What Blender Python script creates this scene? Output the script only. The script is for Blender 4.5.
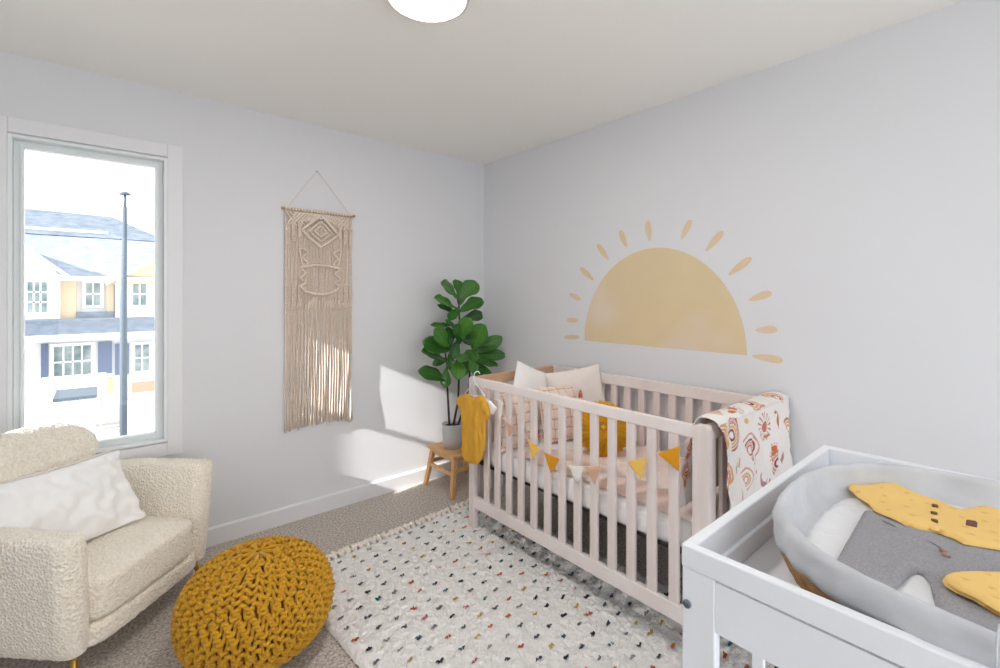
import bpy, math, random
import numpy as np
from mathutils import Vector, noise as mnoise
random.seed(7); rng = np.random.default_rng(7)
for o in list(bpy.data.objects): bpy.data.objects.remove(o)
S = bpy.context.scene
COL = S.collection
# ------------------------------------------------------------------ camera
CAMX, CAMY, CAMZ, FPX, HOR = -2.380, -2.963, 1.367, 464.0, 296.0
AZ = math.radians(40.75)
cd = bpy.data.cameras.new('camera'); cam = bpy.data.objects.new('camera', cd); COL.objects.link(cam)
cam.location = (CAMX, CAMY, CAMZ); cam.rotation_euler = (math.pi/2, 0, -AZ)
cd.sensor_width = 36; cd.lens = FPX/1000*36; cd.shift_y = -(334-HOR)/1000; cd.clip_start = .05; cd.clip_end = 200
S.camera = cam
# ------------------------------------------------------------------ world, sun, exposure
w = bpy.data.worlds.new('sky'); S.world = w; w.use_nodes = True
w.node_tree.nodes['Background'].inputs[0].default_value = (.93, .968, 1.0, 1)
w.node_tree.nodes['Background'].inputs[1].default_value = 2.1
SUN = Vector((1, .12, -.457)).normalized()
sd = bpy.data.lights.new('sun', 'SUN'); sun = bpy.data.objects.new('sun', sd); COL.objects.link(sun)
sd.energy = 11; sd.angle = math.radians(.6); sd.color = (1, .98, .94)
sun.rotation_euler = SUN.to_track_quat('-Z', 'Y').to_euler(); sun.location = (-8, -2, 6)
S.view_settings.view_transform = 'Standard'; S.view_settings.look = 'None'
S.view_settings.gamma = 1; S.view_settings.use_curve_mapping = False
S.view_settings.exposure = 0.34
S.cycles.max_bounces = 10; S.cycles.diffuse_bounces = 6; S.cycles.sample_clamp_indirect = 6
S.cycles.use_denoising = True
# added fill light behind the camera, lying in the south wall opening
def area(name, loc, rot, sx, sy, e, c=(1, 1, 1)):
    l = bpy.data.lights.new(name, 'AREA'); l.shape = 'RECTANGLE'; l.size = sx; l.size_y = sy; l.energy = e; l.color = c
    o = bpy.data.objects.new(name, l); COL.objects.link(o); o.location = loc; o.rotation_euler = rot; return o
area('fill_south_opening', (-1.75, -4.32, 1.06), (math.pi/2, 0, 0), 1.98, 2.08, 5, (.95, .97, 1))

# ------------------------------------------------------------------ helpers
_F = np.array([math.sin(AZ), math.cos(AZ), 0]); _R = np.array([math.cos(AZ), -math.sin(AZ), 0]); _C = np.array([CAMX, CAMY, CAMZ])
def up(px, py, ax, v):       # point seen at (px,py) of the photograph on the real plane ax = v
    r = _F + _R*(px-500)/FPX + np.array([0, 0, (HOR-py)/FPX]); i = 'xyz'.index(ax)
    return _C + r*((v-_C[i])/r[i])
def lin(h):
    h = h.lstrip('#'); c = [int(h[i:i+2], 16)/255 for i in (0, 2, 4)]
    return tuple((x/12.92 if x <= .04045 else ((x+.055)/1.055)**2.4) for x in c)
def mat(name, col, rough=.6, var=None, vscale=8, vstretch=(1, 1, 1), bump=0, bscale=60, bkind='noise', metal=0, spec=.5, attr=None, sheen=0, sss=0, bdist=.002, col3=None, trans=0, detail=4):
    m = bpy.data.materials.new(name); m.use_nodes = True; nt = m.node_tree; N = nt.nodes; L = nt.links
    b = N['Principled BSDF']; b.inputs['Roughness'].default_value = rough; b.inputs['Metallic'].default_value = metal
    b.inputs['Specular IOR Level'].default_value = spec
    if sheen: b.inputs['Sheen Weight'].default_value = sheen; b.inputs['Sheen Roughness'].default_value = .6
    if sss:
        b.inputs['Subsurface Weight'].default_value = sss; b.inputs['Subsurface Radius'].default_value = (.01, .008, .006)
    c = lin(col) if isinstance(col, str) else col
    b.inputs['Base Color'].default_value = (*c, 1)
    tc = N.new('ShaderNodeTexCoord'); mp = N.new('ShaderNodeMapping'); L.new(tc.outputs['Object'], mp.inputs[0]); mp.inputs['Scale'].default_value = vstretch
    if attr:
        a = N.new('ShaderNodeAttribute'); a.attribute_name = attr; L.new(a.outputs['Color'], b.inputs['Base Color'])
    elif var:
        nz = N.new('ShaderNodeTexNoise'); nz.inputs['Scale'].default_value = vscale; nz.inputs['Detail'].default_value = detail
        L.new(mp.outputs[0], nz.inputs['Vector'])
        cr = N.new('ShaderNodeValToRGB'); L.new(nz.outputs[0], cr.inputs[0])
        cr.color_ramp.elements[0].position = .32; cr.color_ramp.elements[1].position = .68
        cr.color_ramp.elements[0].color = (*c, 1); cr.color_ramp.elements[1].color = (*lin(var), 1)
        if col3:
            e = cr.color_ramp.elements.new(.5); e.color = (*lin(col3), 1)
        L.new(cr.outputs[0], b.inputs['Base Color'])
    if bump:
        if bkind == 'noise':
            t = N.new('ShaderNodeTexNoise'); t.inputs['Scale'].default_value = bscale; t.inputs['Detail'].default_value = 3; out = t.outputs[0]
        else:
            t = N.new('ShaderNodeTexVoronoi'); t.inputs['Scale'].default_value = bscale; out = t.outputs['Distance']
        L.new(tc.outputs['Object'], t.inputs['Vector'])
        bp = N.new('ShaderNodeBump'); bp.inputs['Strength'].default_value = bump; bp.inputs['Distance'].default_value = bdist
        L.new(out, bp.inputs['Height']); L.new(bp.outputs[0], b.inputs['Normal'])
    return m
def emit(name, col, st):
    m = bpy.data.materials.new(name); m.use_nodes = True; nt = m.node_tree; nt.nodes.remove(nt.nodes['Principled BSDF'])
    e = nt.nodes.new('ShaderNodeEmission'); e.inputs[0].default_value = (*lin(col), 1); e.inputs[1].default_value = st
    nt.links.new(e.outputs[0], nt.nodes['Material Output'].inputs[0]); return m
def glass(name):
    m = bpy.data.materials.new(name); m.use_nodes = True; nt = m.node_tree; nt.nodes.remove(nt.nodes['Principled BSDF'])
    t = nt.nodes.new('ShaderNodeBsdfTransparent'); t.inputs[0].default_value = (.97, .985, .985, 1)
    g = nt.nodes.new('ShaderNodeBsdfGlossy'); g.inputs['Roughness'].default_value = .02
    mx = nt.nodes.new('ShaderNodeMixShader'); fr = nt.nodes.new('ShaderNodeFresnel'); fr.inputs[0].default_value = 1.3
    nt.links.new(fr.outputs[0], mx.inputs[0]); nt.links.new(t.outputs[0], mx.inputs[1]); nt.links.new(g.outputs[0], mx.inputs[2])
    nt.links.new(mx.outputs[0], nt.nodes['Material Output'].inputs[0]); return m

WLOC = {}
def wloc(o): return WLOC.get(o.name, np.zeros(3)) if o else np.zeros(3)
def thing(name, label, cat, loc, group=None):
    o = bpy.data.objects.new(name, None); COL.objects.link(o); o.location = tuple(loc); o.empty_display_size = .05
    WLOC[o.name] = np.array(loc, float); tag(o, label, cat, group); return o
def tag(o, label=None, cat=None, group=None, kind=None):
    if label: o['label'] = label
    if cat: o['category'] = cat
    if group: o['group'] = group
    if kind: o['kind'] = kind
    return o
class G:
    def __init__(s): s.v = []; s.f = []; s.c = []
    def add(s, V, Fs, c=None):
        n = len(s.v); s.v.extend([tuple(map(float, p)) for p in V]); s.f.extend([tuple(n+i for i in f) for f in Fs])
        if c is not None: s.c.extend(c)
        return s
    def box(s, x0, x1, y0, y1, z0, z1):
        V = [(x, y, z) for x in (x0, x1) for y in (y0, y1) for z in (z0, z1)]
        return s.add(V, [(0, 1, 3, 2), (4, 6, 7, 5), (0, 4, 5, 1), (2, 3, 7, 6), (0, 2, 6, 4), (1, 5, 7, 3)])
    def bar(s, a, b, wx, wy, upv=(0, 0, 1), w2=None):    # rectangular bar from a to b
        a = Vector(a); b = Vector(b); d = (b-a).normalized(); u = d.cross(Vector(upv))
        if u.length < 1e-4: u = Vector((1, 0, 0))
        u.normalize(); n = u.cross(d); V = []
        for p, (p1, p2) in ((a, (wx, wy)), (b, w2 or (wx, wy))):
            for su, sn in ((-1, -1), (1, -1), (1, 1), (-1, 1)): V.append(p+u*su*p1/2+n*sn*p2/2)
        return s.add(V, [(0, 3, 2, 1), (4, 5, 6, 7), (0, 1, 5, 4), (1, 2, 6, 5), (2, 3, 7, 6), (3, 0, 4, 7)])
    def loft(s, rings, cap=True, close=False):
        n = len(rings[0]); V = [p for r in rings for p in r]; Fs = []; m = len(rings)
        for i in range(m if close else m-1):
            a = i*n; b = ((i+1) % m)*n
            for j in range(n): Fs.append((a+j, a+(j+1) % n, b+(j+1) % n, b+j))
        if cap and not close: Fs.append(tuple(range(n-1, -1, -1))); Fs.append(tuple((m-1)*n+j for j in range(n)))
        return s.add(V, Fs)
    def tube(s, pts, r, n=8, cap=True, sx=1, sy=1):
        pts = [Vector(p) for p in pts]; m = len(pts); R = r if hasattr(r, '__len__') else [r]*m
        t0 = (pts[1]-pts[0]).normalized(); ref = Vector((0, 0, 1)) if abs(t0.z) < .9 else Vector((1, 0, 0))
        u = t0.cross(ref).normalized(); rings = []
        for i, p in enumerate(pts):
            t = (pts[min(i+1, m-1)]-pts[max(i-1, 0)])
            t = t.normalized() if t.length > 1e-9 else t0
            u = (u-t*u.dot(t)); u = u.normalized() if u.length > 1e-6 else t.orthogonal().normalized(); k = t.cross(u)
            rings.append([p+(u*math.cos(2*math.pi*j/n)*sx+k*math.sin(2*math.pi*j/n)*sy)*R[i] for j in range(n)])
        return s.loft(rings, cap)
    def lathe(s, prof, c, n=32, cap=True):
        return s.loft([[(c[0]+r*math.cos(2*math.pi*j/n), c[1]+r*math.sin(2*math.pi*j/n), c[2]+z) for j in range(n)] for r, z in prof], cap)
    def grid(s, P):          # P[i][j] points
        m = len(P); n = len(P[0])
        return s.add([p for r in P for p in r], [(i*n+j, i*n+j+1, (i+1)*n+j+1, (i+1)*n+j) for i in range(m-1) for j in range(n-1)])
    def build(s, name, m, parent=None, smooth=False, bevel=0, color=None):
        w0 = wloc(parent); me = bpy.data.meshes.new(name)
        V = np.array(s.v)-w0
        me.from_pydata(V.tolist(), [], s.f); me.materials.append(m)
        if smooth: me.polygons.foreach_set('use_smooth', [True]*len(me.polygons))
        if s.c:
            at = me.color_attributes.new('pattern', 'FLOAT_COLOR', 'POINT')
            at.data.foreach_set('color', np.array([(*c, 1) for c in s.c]).ravel())
        me.validate(); me.update()
        o = bpy.data.objects.new(name, me); COL.objects.link(o)
        if parent: o.parent = parent
        WLOC[o.name] = w0
        if bevel:
            b = o.modifiers.new('bevel', 'BEVEL'); b.width = bevel; b.segments = 2; b.limit_method = 'ANGLE'; b.angle_limit = math.radians(40)
            b.harden_normals = False
        return o
def struct(o): o['kind'] = 'structure'; return o
def copypart(o, parent, off, name=None):
    c = o.copy(); COL.objects.link(c); c.parent = parent; c.location = Vector(o.location)+Vector(off); WLOC[c.name] = wloc(parent); return c
def nz(x, y, z=0, s=1.0): return mnoise.noise(Vector((x*s, y*s, z*s)))

def cloth(poly, O, U, V, Nn, cell=.006, thick=.006, edge=.012, wr=.003, ws=12, base=None, colorf=None, wa=(1, 1)):
    """garment lying/hanging in a real plane: rounded two-sided cloth with an outline"""
    O, U, V, Nn = [np.array(a, float) for a in (O, U, V, Nn)]
    P = np.array(poly, float); Q = np.roll(P, -1, 0)
    x0, y0 = P.min(0)-cell; x1, y1 = P.max(0)+cell
    nx = int((x1-x0)/cell)+2; ny = int((y1-y0)/cell)+2
    X, Y = np.meshgrid(x0+cell*np.arange(nx), y0+cell*np.arange(ny), indexing='ij')
    def inside(px, py):
        c = np.zeros(px.shape, bool)
        for (ax, ay), (bx, by) in zip(P, Q):
            if ay == by: continue
            t = ((ay > py) != (by > py)) & (px < (bx-ax)*(py-ay)/(by-ay)+ax); c ^= t
        return c
    def near(px, py):
        best = np.full(px.shape, 1e9); bx_ = px.copy(); by_ = py.copy()
        for a, b in zip(P, Q):
            d = b-a; L2 = max((d**2).sum(), 1e-12)
            t = np.clip(((px-a[0])*d[0]+(py-a[1])*d[1])/L2, 0, 1); qx = a[0]+t*d[0]; qy = a[1]+t*d[1]
            D = np.hypot(px-qx, py-qy); k = D < best; best = np.where(k, D, best); bx_ = np.where(k, qx, bx_); by_ = np.where(k, qy, by_)
        return best, bx_, by_
    cin = inside(X[:-1, :-1]+cell/2, Y[:-1, :-1]+cell/2)
    used = np.zeros(X.shape, bool)
    used[:-1, :-1] |= cin; used[1:, :-1] |= cin; used[:-1, 1:] |= cin; used[1:, 1:] |= cin
    ins = inside(X, Y); D, NX, NY = near(X, Y)
    bnd = used.copy(); full = np.zeros(X.shape, int)
    full[:-1, :-1] += cin; full[1:, :-1] += cin; full[:-1, 1:] += cin; full[1:, 1:] += cin
    rim = used & (full < 4)
    X = np.where(rim, NX, X); Y = np.where(rim, NY, Y); D = np.where(rim, 0, D)
    ids = -np.ones(X.shape, int); idx = np.argwhere(used)
    for k, (i, j) in enumerate(idx): ids[i, j] = k
    top = []; bot = []; cols = []
    for i, j in idx:
        u, v, d = X[i, j], Y[i, j], D[i, j]
        b = base(u, v) if base else 0
        h = thick*(1-math.exp(-d/edge*1.6))
        k = wr*(nz(u*wa[0], v*wa[1], 3.3, ws)+.5*nz(u*wa[0], v*wa[1], 9.1, ws*2.3))*min(1, d/edge+.25)
        p = O+U*u+V*v
        top.append(p+Nn*(b+h+abs(k)*.3+k)); bot.append(p+Nn*(b-(0 if not rim[i, j] else 0)-.0015*(0 if rim[i, j] else 1)))
        if colorf: cols.append(colorf(u, v))
    n = len(top); g = G(); Fs = []
    rim_f = {}
    for i, j in np.argwhere(cin):
        a, b, c, d = ids[i, j], ids[i+1, j], ids[i+1, j+1], ids[i, j+1]
        Fs.append((a, b, c, d)); Fs.append((n+a, n+d, n+c, n+b))
        for e in ((a, b), (b, c), (c, d), (d, a)):
            if (e[1], e[0]) in rim_f: del rim_f[(e[1], e[0])]
            else: rim_f[e] = 1
    for a, b in rim_f: Fs.append((b, a, n+a, n+b))
    g.add(top+bot, Fs, (cols+cols) if colorf else None)
    return g
def pxpoly(pts, ax, v, O, U, V):
    O, U, V = [np.array(a, float) for a in (O, U, V)]
    return [(float((up(x, y, ax, v)-O)@U), float((up(x, y, ax, v)-O)@V)) for x, y in pts]
def pillow(c, U, V, w_, h_, t_, n=36, wr=.006, seed=0., pinch=.06, colorf=None, power=2.0, gridq=None):
    c = np.array(c, float); U = np.array(U, float); U /= np.linalg.norm(U); V = np.array(V, float); V -= U*(V@U); V /= np.linalg.norm(V)
    Nn = np.cross(U, V); g = G(); sides = []; cols = []
    for sgn in (1, -1):
        P = []
        for i in range(n+1):
            row = []
            for j in range(n+1):
                a = math.sin((i/n-.5)*math.pi); b = math.sin((j/n-.5)*math.pi)
                ph = (1-abs(a)**2.4)**.55*(1-abs(b)**2.4)**.55
                uu = a*w_/2*(1-pinch*(1-b*b)); vv = b*h_/2*(1-pinch*(1-a*a))
                k = wr*(nz(uu+seed, vv, sgn, 9)+.6*nz(uu, vv+seed, sgn*2, 20))*(ph**.4)
                # corner creases
                k += wr*1.2*math.sin(18*(abs(a)-abs(b)))*math.exp(-6*(1-abs(a*b)))*ph**.3
                if gridq:
                    q = min(abs((uu/gridq) % 1-.5), abs((vv/gridq) % 1-.5)); k -= .006*math.exp(-(q*gridq/.006)**2)*ph**.3
                row.append(c+U*uu+V*vv+Nn*(sgn*ph*t_/2+k))
                if colorf: cols.append(colorf(uu, vv))
            P.append(row if sgn > 0 else row[::-1])
        if colorf and sgn < 0:
            pass
        g.grid(P)
    if colorf: g.c = cols
    return g

# ------------------------------------------------------------------ materials
M = {}
M['wall'] = mat('wall_paint', '#e2e3e6', .85, bump=.08, bscale=180, bdist=.001, spec=.2)
M['ceil'] = mat('ceiling_paint', '#f5f3ef', .9, bump=.15, bscale=90, bdist=.002, spec=.1)
M['trim'] = mat('white_trim', '#e9e9ec', .45)
M['vinyl'] = mat('white_vinyl', '#eef2f3', .35)
M['glass'] = glass('window_glass')
M['carpet'] = mat('carpet', '#958b83', .95, var='#e2dad1', vscale=95, bump=.6, bscale=240, bdist=.006, spec=.1, detail=6)
M['crib'] = mat('whitewashed_wood', '#f0e8e6', .5, var='#e9dedb', vscale=6, vstretch=(6, 1, 1), bump=.05, bscale=40)
M['cribv'] = mat('whitewashed_wood_dark', '#ece1de', .5, var='#e3d6d2', vscale=10, vstretch=(3, 3, .3), bump=.05, bscale=40)
M['tan'] = mat('natural_wood_rail', '#dcb697', .5, var='#cfa584', vscale=7, vstretch=(1, 5, 5))
M['white_lacquer'] = mat('white_lacquer', '#f3f6fb', .35, var='#f0f4fa', vscale=3)
M['stool'] = mat('pine_wood', '#e2b47c', .45, var='#d19d63', vscale=7, vstretch=(4, 1, .6))
M['pot'] = mat('grey_ceramic', '#c3c6c8', .6, bump=.1, bscale=50)
M['soil'] = mat('soil', '#2c241f', .95, var='#4a3a2e', vscale=60, bump=.5, bscale=80)
M['stem'] = mat('dark_bark', '#3a332f', .8, var='#544a42', vscale=40, bump=.4, bscale=90)
M['leaf'] = mat('fig_leaf', '#2c6b22', .38, attr='pattern', spec=.5)
M['boucle'] = mat('boucle', '#fff9ec', .95, var='#f6ebd8', vscale=80, bump=1.0, bscale=105, bkind='vor', bdist=.006, spec=.1, sheen=.3)
M['brass'] = mat('brass', '#b99a4a', .3, metal=1)
M['white_cloth'] = mat('white_cloth', '#f8f7f6', .85, bump=.1, bscale=300, bdist=.001, sheen=.2)
M['linen'] = mat('cream_linen', '#ece4de', .9, bump=.25, bscale=260, bdist=.001)
M['blush'] = mat('blush_quilt', '#ecd8cb', .9, var='#e6cdbd', vscale=20, bump=.25, bscale=200, bdist=.001)
M['pinkb'] = mat('pink_blanket', '#efe3de', .9, var='#e8c9ba', vscale=9, bump=.2, bscale=220, bdist=.001)
M['mustard'] = mat('mustard_yarn', '#bf8a12', .85, var='#cf9b1e', vscale=40, bump=.35, bscale=350, bdist=.002, spec=.15, sheen=.15)
M['mustard_in'] = mat('mustard_core', '#a8730c', .95)  # darker than the yarn: shade painted into the holes between stitches
M['mustard_c'] = mat('mustard_fabric', '#dba11a', .85, var='#d2960f', vscale=15, bump=.15, bscale=300, bdist=.001)
M['ochre_c'] = mat('ochre_cotton', '#dba436', .85, bump=.1, bscale=300, bdist=.001)
M['cord'] = mat('macrame_cotton', '#eee0d2', .9, var='#e2d0c0', vscale=60, bump=.5, bscale=300, bdist=.002)
M['dowel'] = mat('dowel_wood', '#c29c70', .6)
M['rug'] = mat('rug_pile', '#efebe6', .95, attr='pattern', bump=.8, bscale=220, bdist=.005, spec=.05)
M['fringe'] = mat('rug_fringe', '#efe6dc', .95, bump=.5, bscale=300)
M['pattern'] = mat('printed_muslin', '#f0ebe6', .85, attr='pattern', bump=.12, bscale=300, bdist=.001)
M['decal'] = mat('sun_decal', '#e2cfa8', .8, var='#e4d3be', vscale=2.2, col3='#dfcba4', detail=2)
M['ray'] = mat('ray_decal', '#dfc9a0', .8, var='#e2cdb6', vscale=6)
M['tassel'] = mat('coral_yarn', '#d9745d', .9)
M['black'] = mat('black_edge', '#2a2727', .7)
M['dark'] = mat('bolt_steel', '#6c7683', .4, metal=.6)
M['liner'] = mat('grey_jersey', '#c3c5ca', .9, var='#d2d4d8', vscale=10, bump=.2, bscale=320, bdist=.0015)
M['pad'] = mat('quilted_pad', '#e3e4e6', .9, bump=.6, bscale=45, bkind='vor', bdist=.006)
M['wicker'] = mat('seagrass', '#b98c5a', .8, var='#8f6438', vscale=50, bump=.6, bscale=120)
M['greyj'] = mat('grey_marl_jersey', '#908f93', .95, var='#a3a2a6', vscale=260, bump=.3, bscale=300, bdist=.001)
M['ycloth'] = mat('yellow_jersey', '#ecbf62', .9, attr='pattern', bump=.1, bscale=300, bdist=.001)
M['brown'] = mat('brown_leather', '#6d4232', .6)
M['button'] = mat('dark_button', '#6b4a1f', .4)
M['cbtn'] = mat('coconut_button', '#a98a80', .5)
M['lampw'] = emit('lamp_diffuser', '#fffaf6', 60)
M['lamprim'] = mat('lamp_rim', '#d9cfc4', .5)

# ------------------------------------------------------------------ room shell
H = 2.44; XW = -3.35; YB = -4.3
WX0, WX1, WZ0, WZ1 = -2.688, -2.116, .614, 2.081
T = .14
g = G(); g.box(XW-.05, WX0, 0, T, 0, H); g.box(WX1, .12, 0, T, 0, H); g.box(WX0, WX1, 0, T, 0, WZ0); g.box(WX0, WX1, 0, T, WZ1, H)
struct(g.build('wall_north', M['wall']))
struct(G().box(0, .12, YB-.12, 0, 0, H).build('wall_east', M['wall']))
# unseen west wall; inferred side window narrowed to a slit shaping the sun patch
sy0, sy1, sz0, sz1 = -.366, -.264, 1.133, 2.02
g = G(); X0, X1 = XW-.05, XW
g.box(X0, X1, YB-.12, sy0, 0, H); g.box(X0, X1, sy1, 0, 0, H); g.box(X0, X1, sy0, sy1, 0, sz0); g.box(X0, X1, sy0, sy1, sz1, H)
struct(g.build('wall_west', M['wall']))
struct(G().box(X0+.01, X1-.01, sy0, sy1, 1.553, 1.583).build('window_2', M['vinyl']))
g = G(); g.box(XW-.05, -2.75, YB-.12, YB, 0, H); g.box(-.75, .12, YB-.12, YB, 0, H); g.box(-2.75, -.75, YB-.12, YB, 2.1, H)  # wide opening added out of view to let sky light in
struct(g.build('wall_south', M['wall']))
struct(G().box(XW-.05, .12, YB-.12, T, H, H+.1).build('ceiling', M['ceil']))
# carpet with a slightly uneven pile
struct(G().box(XW-.05, .12, YB-.12, T, -.1, 0).build('floor', M['carpet']))
def baseboard(name, x0, x1, y0, y1, along):
    g = G(); t = .016
    if along == 'x':
        pr = [(0, 0), (-t, 0), (-t, .092), (-t*.6, .1), (0, .1)]
        g.loft([[(x, y0+a, z) for a, z in pr] for x in (x0, x1)])
    else:
        pr = [(0, 0), (-t, 0), (-t, .092), (-t*.6, .1), (0, .1)]
        g.loft([[(x0+a, y, z) for a, z in pr] for y in (y0, y1)])
    struct(g.build(name, M['trim']))
baseboard('baseboard_north', XW, 0, 0, 0, 'x')
baseboard('baseboard_east', 0, 0, YB, -.016, 'y')

# window 1
def ring(g, x0, x1, z0, z1, wdt, y0, y1):
    g.box(x0, x0+wdt, y0, y1, z0, z1); g.box(x1-wdt, x1, y0, y1, z0, z1); g.box(x0+wdt, x1-wdt, y0, y1, z0, z0+wdt); g.box(x0+wdt, x1-wdt, y0, y1, z1-wdt, z1)
win = thing('window_1', None, None, ((WX0+WX1)/2, 0, WZ0)); win['kind'] = 'structure'
g = G(); ring(g, WX0-.068, WX1+.068, WZ0-.075, WZ1+.075, .068, -.014, 0.0); g.build('window_casing', M['trim'], win, bevel=.003)
g = G(); ring(g, WX0, WX1, WZ0, WZ1, .014, -.017, .10); g.build('window_jamb', M['vinyl'], win, bevel=.002)
g = G(); ring(g, WX0+.014, WX1-.014, WZ0+.014, WZ1-.014, .022, .035, .09); ring(g, WX0+.036, WX1-.036, WZ0+.036, WZ1-.036, .012, .02, .06); g.build('window_frame', M['vinyl'], win, bevel=.002)
G().box(WX0+.047, WX1-.047, .05, .054, WZ0+.047, WZ1-.047).build('window_glass', M['glass'], win)

# ceiling light
cl = thing('ceiling_light', 'round flush ceiling light with a glowing white diffuser and pale rim', 'lamp', (-1.533, -1.60, H))
g = G(); g.lathe([(.136, 0), (.144, -.010), (.144, -.050), (.141, -.058), (.132, -.060), (.129, -.056), (.129, -.02), (.0, -.02)], (-1.533, -1.60, H), 48, False); g.build('rim', M['lamprim'], cl, True)
g = G(); g.lathe([(.128, -.03), (.128, -.053), (.122, -.057), (.09, -.060), (.04, -.0615), (.001, -.062)], (-1.533, -1.60, H), 48); g.build('diffuser', M['lampw'], cl, True)

# ------------------------------------------------------------------ sun wall sticker
dc = thing('sun_wall_sticker', 'large half sun sticker with short rays on the white wall above the crib', 'wall sticker', (0, -1.54, 1.083))
n = 60; pts = [(-.0015, -1.54-.498*math.cos(math.pi*i/n), 1.083+.557*math.sin(math.pi*i/n)) for i in range(n+1)]
pts = [(p[0], p[1], p[2]-.004*(1-math.sin(math.pi*i/n))) for i, p in enumerate(pts)]
g = G(); V = pts+[(-.0003, p[1], p[2]) for p in pts]; m_ = n+1
g.add(V, [tuple(range(m_)), tuple(range(2*m_-1, m_-1, -1))]+[(i, (i+1) % m_, m_+(i+1) % m_, m_+i) for i in range(m_)]); g.build('half_sun', M['decal'], dc)
rays = [(-0.867, 1.087, -1.0, 1.099), (-0.891, 1.206, -0.989, 1.206), (-0.915, 1.384, -1.013, 1.339), (-1.007, 1.551, -1.116, 1.467), (-1.143, 1.693, -1.23, 1.591), (-1.314, 1.763, -1.361, 1.658), (-1.5, 1.799, -1.513, 1.68), (-1.756, 1.773, -1.703, 1.672), (-1.925, 1.695, -1.836, 1.599), (-2.059, 1.554, -1.952, 1.472), (-2.148, 1.384, -2.047, 1.346), (-2.173, 1.212, -2.075, 1.203), (-2.197, 1.07, -2.063, 1.079)]
for k, (y0, z0, y1, z1) in enumerate(rays):
    d = np.array([y1-y0, z1-z0]); L = np.linalg.norm(d); d /= L; q = np.array([-d[1], d[0]]); P = []
    for i in range(28):
        a = 2*math.pi*i/28; s_ = math.cos(a); r = .0175*(1-.35*s_)*(1+.12*nz(k*3.1, i*.7, 0, 1)) if k > 2 else .016*(1+.1*nz(k, i*.6))
        c = np.array([(y0+y1)/2, (z0+z1)/2])+d*s_*L/2+q*math.sin(a)*r; P.append(c)
    V = [(-.0015, *p) for p in P]+[(-.0003, *p) for p in P]
    g = G(); g.add(V, [tuple(range(28)), tuple(range(55, 27, -1))]+[(i, (i+1) % 28, 28+(i+1) % 28, 28+i) for i in range(28)]); g.build('ray', M['ray'], dc)

# ------------------------------------------------------------------ rug
RA = math.radians(3.0); RO = np.array([-1.70, -.615]); RU = np.array([math.cos(RA), math.sin(RA)]); RV = np.array([math.sin(RA), -math.cos(RA)])
RW, RL = 1.25, 2.35
def rugp(u, v, z): p = RO+RU*u+RV*v; return (p[0], p[1], z)
rug = thing('shaggy_rug', 'cream shaggy rug dotted with colourful knots and a tasselled edge, under the crib', 'rug', (*RO, 0))
kc = ['#3b4a5c', '#55606a', '#2f6f78', '#8a8f94', '#c9a94e', '#d07a45', '#c77a93', '#39424d', '#9aa0a3', '#4b5563', '#bb5a3a', '#6d7478']
knots = []
for i in range(14):
    for j in range(29):
        u = .055+i*.0865+random.uniform(-.008, .008); v = .05+j*.079+random.uniform(-.007, .007)
        if u < RW-.02 and v < RL-.02:
            c = random.choice(kc)
            if j < 6 and random.random() < .45: c = random.choice(['#8a8f94', '#a9adb0', '#6d7478'])
            knots.append((u, v, random.uniform(.85, 1.25), np.array(lin(c))))
nu, nv = 230, 430; P = []
KU = np.array([k[0] for k in knots]); KV = np.array([k[1] for k in knots])
cols = []; base_c = np.array(lin('#fcfaf7'))
g = G()
for i in range(nu+1):
    row = []
    for j in range(nv+1):
        u = RW*i/nu; v = RL*j/nv
        d2 = ((KU-u)/.016)**2+((KV-v)/.011)**2; dm = d2.min()
        e = min(u, RW-u, v, RL-v); ez = min(1, e/.02)
        z = .004+.019*ez**.5+.008*nz(u, v, 0, 38)+.009*nz(u, v, 5, 95)-.010*math.exp(-dm*.5)*ez
        wob = .006*nz(u*20, v*20, 9)
        row.append(rugp(u+wob+.004*nz(v, u, 2, 60), v+wob, max(z, .001)))
        cols.append(tuple(base_c*(1+.03*nz(u, v, 1, 30))))
    P.append(row)
g.grid(P); g.c = cols
# shaggy yarn ends standing in the pile
for _ in range(42000):
    u = random.uniform(.004, RW-.004); v = random.uniform(.004, RL-.004); i0 = min(nu, int(u/RW*nu)); j0 = min(nv, int(v/RL*nv)); b_ = P[i0][j0]
    a = random.uniform(0, 6.283); L = random.uniform(.006, .013); ca, sa = math.cos(a), math.sin(a); wd = .0024; z0 = b_[2]-.003
    n0 = len(g.v); cc = cols[0] if False else tuple(base_c*random.uniform(.93, 1.03))
    g.v += [(b_[0]-sa*wd, b_[1]+ca*wd, z0), (b_[0]+sa*wd, b_[1]-ca*wd, z0), (b_[0]-ca*wd, b_[1]-sa*wd, z0), (b_[0]+ca*L*.8, b_[1]+sa*L*.8, z0+.004+L*.55)]
    g.f += [(n0, n0+1, n0+3), (n0+1, n0+2, n0+3), (n0+2, n0, n0+3)]; g.c += [cc]*4
b0 = [rugp(0, 0, .0), rugp(RW, 0, .0), rugp(RW, RL, .0), rugp(0, RL, .0)]
g.add(b0, [(3, 2, 1, 0)], [tuple(base_c)]*4)
g.build('pile', M['rug'], rug, True)
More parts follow.
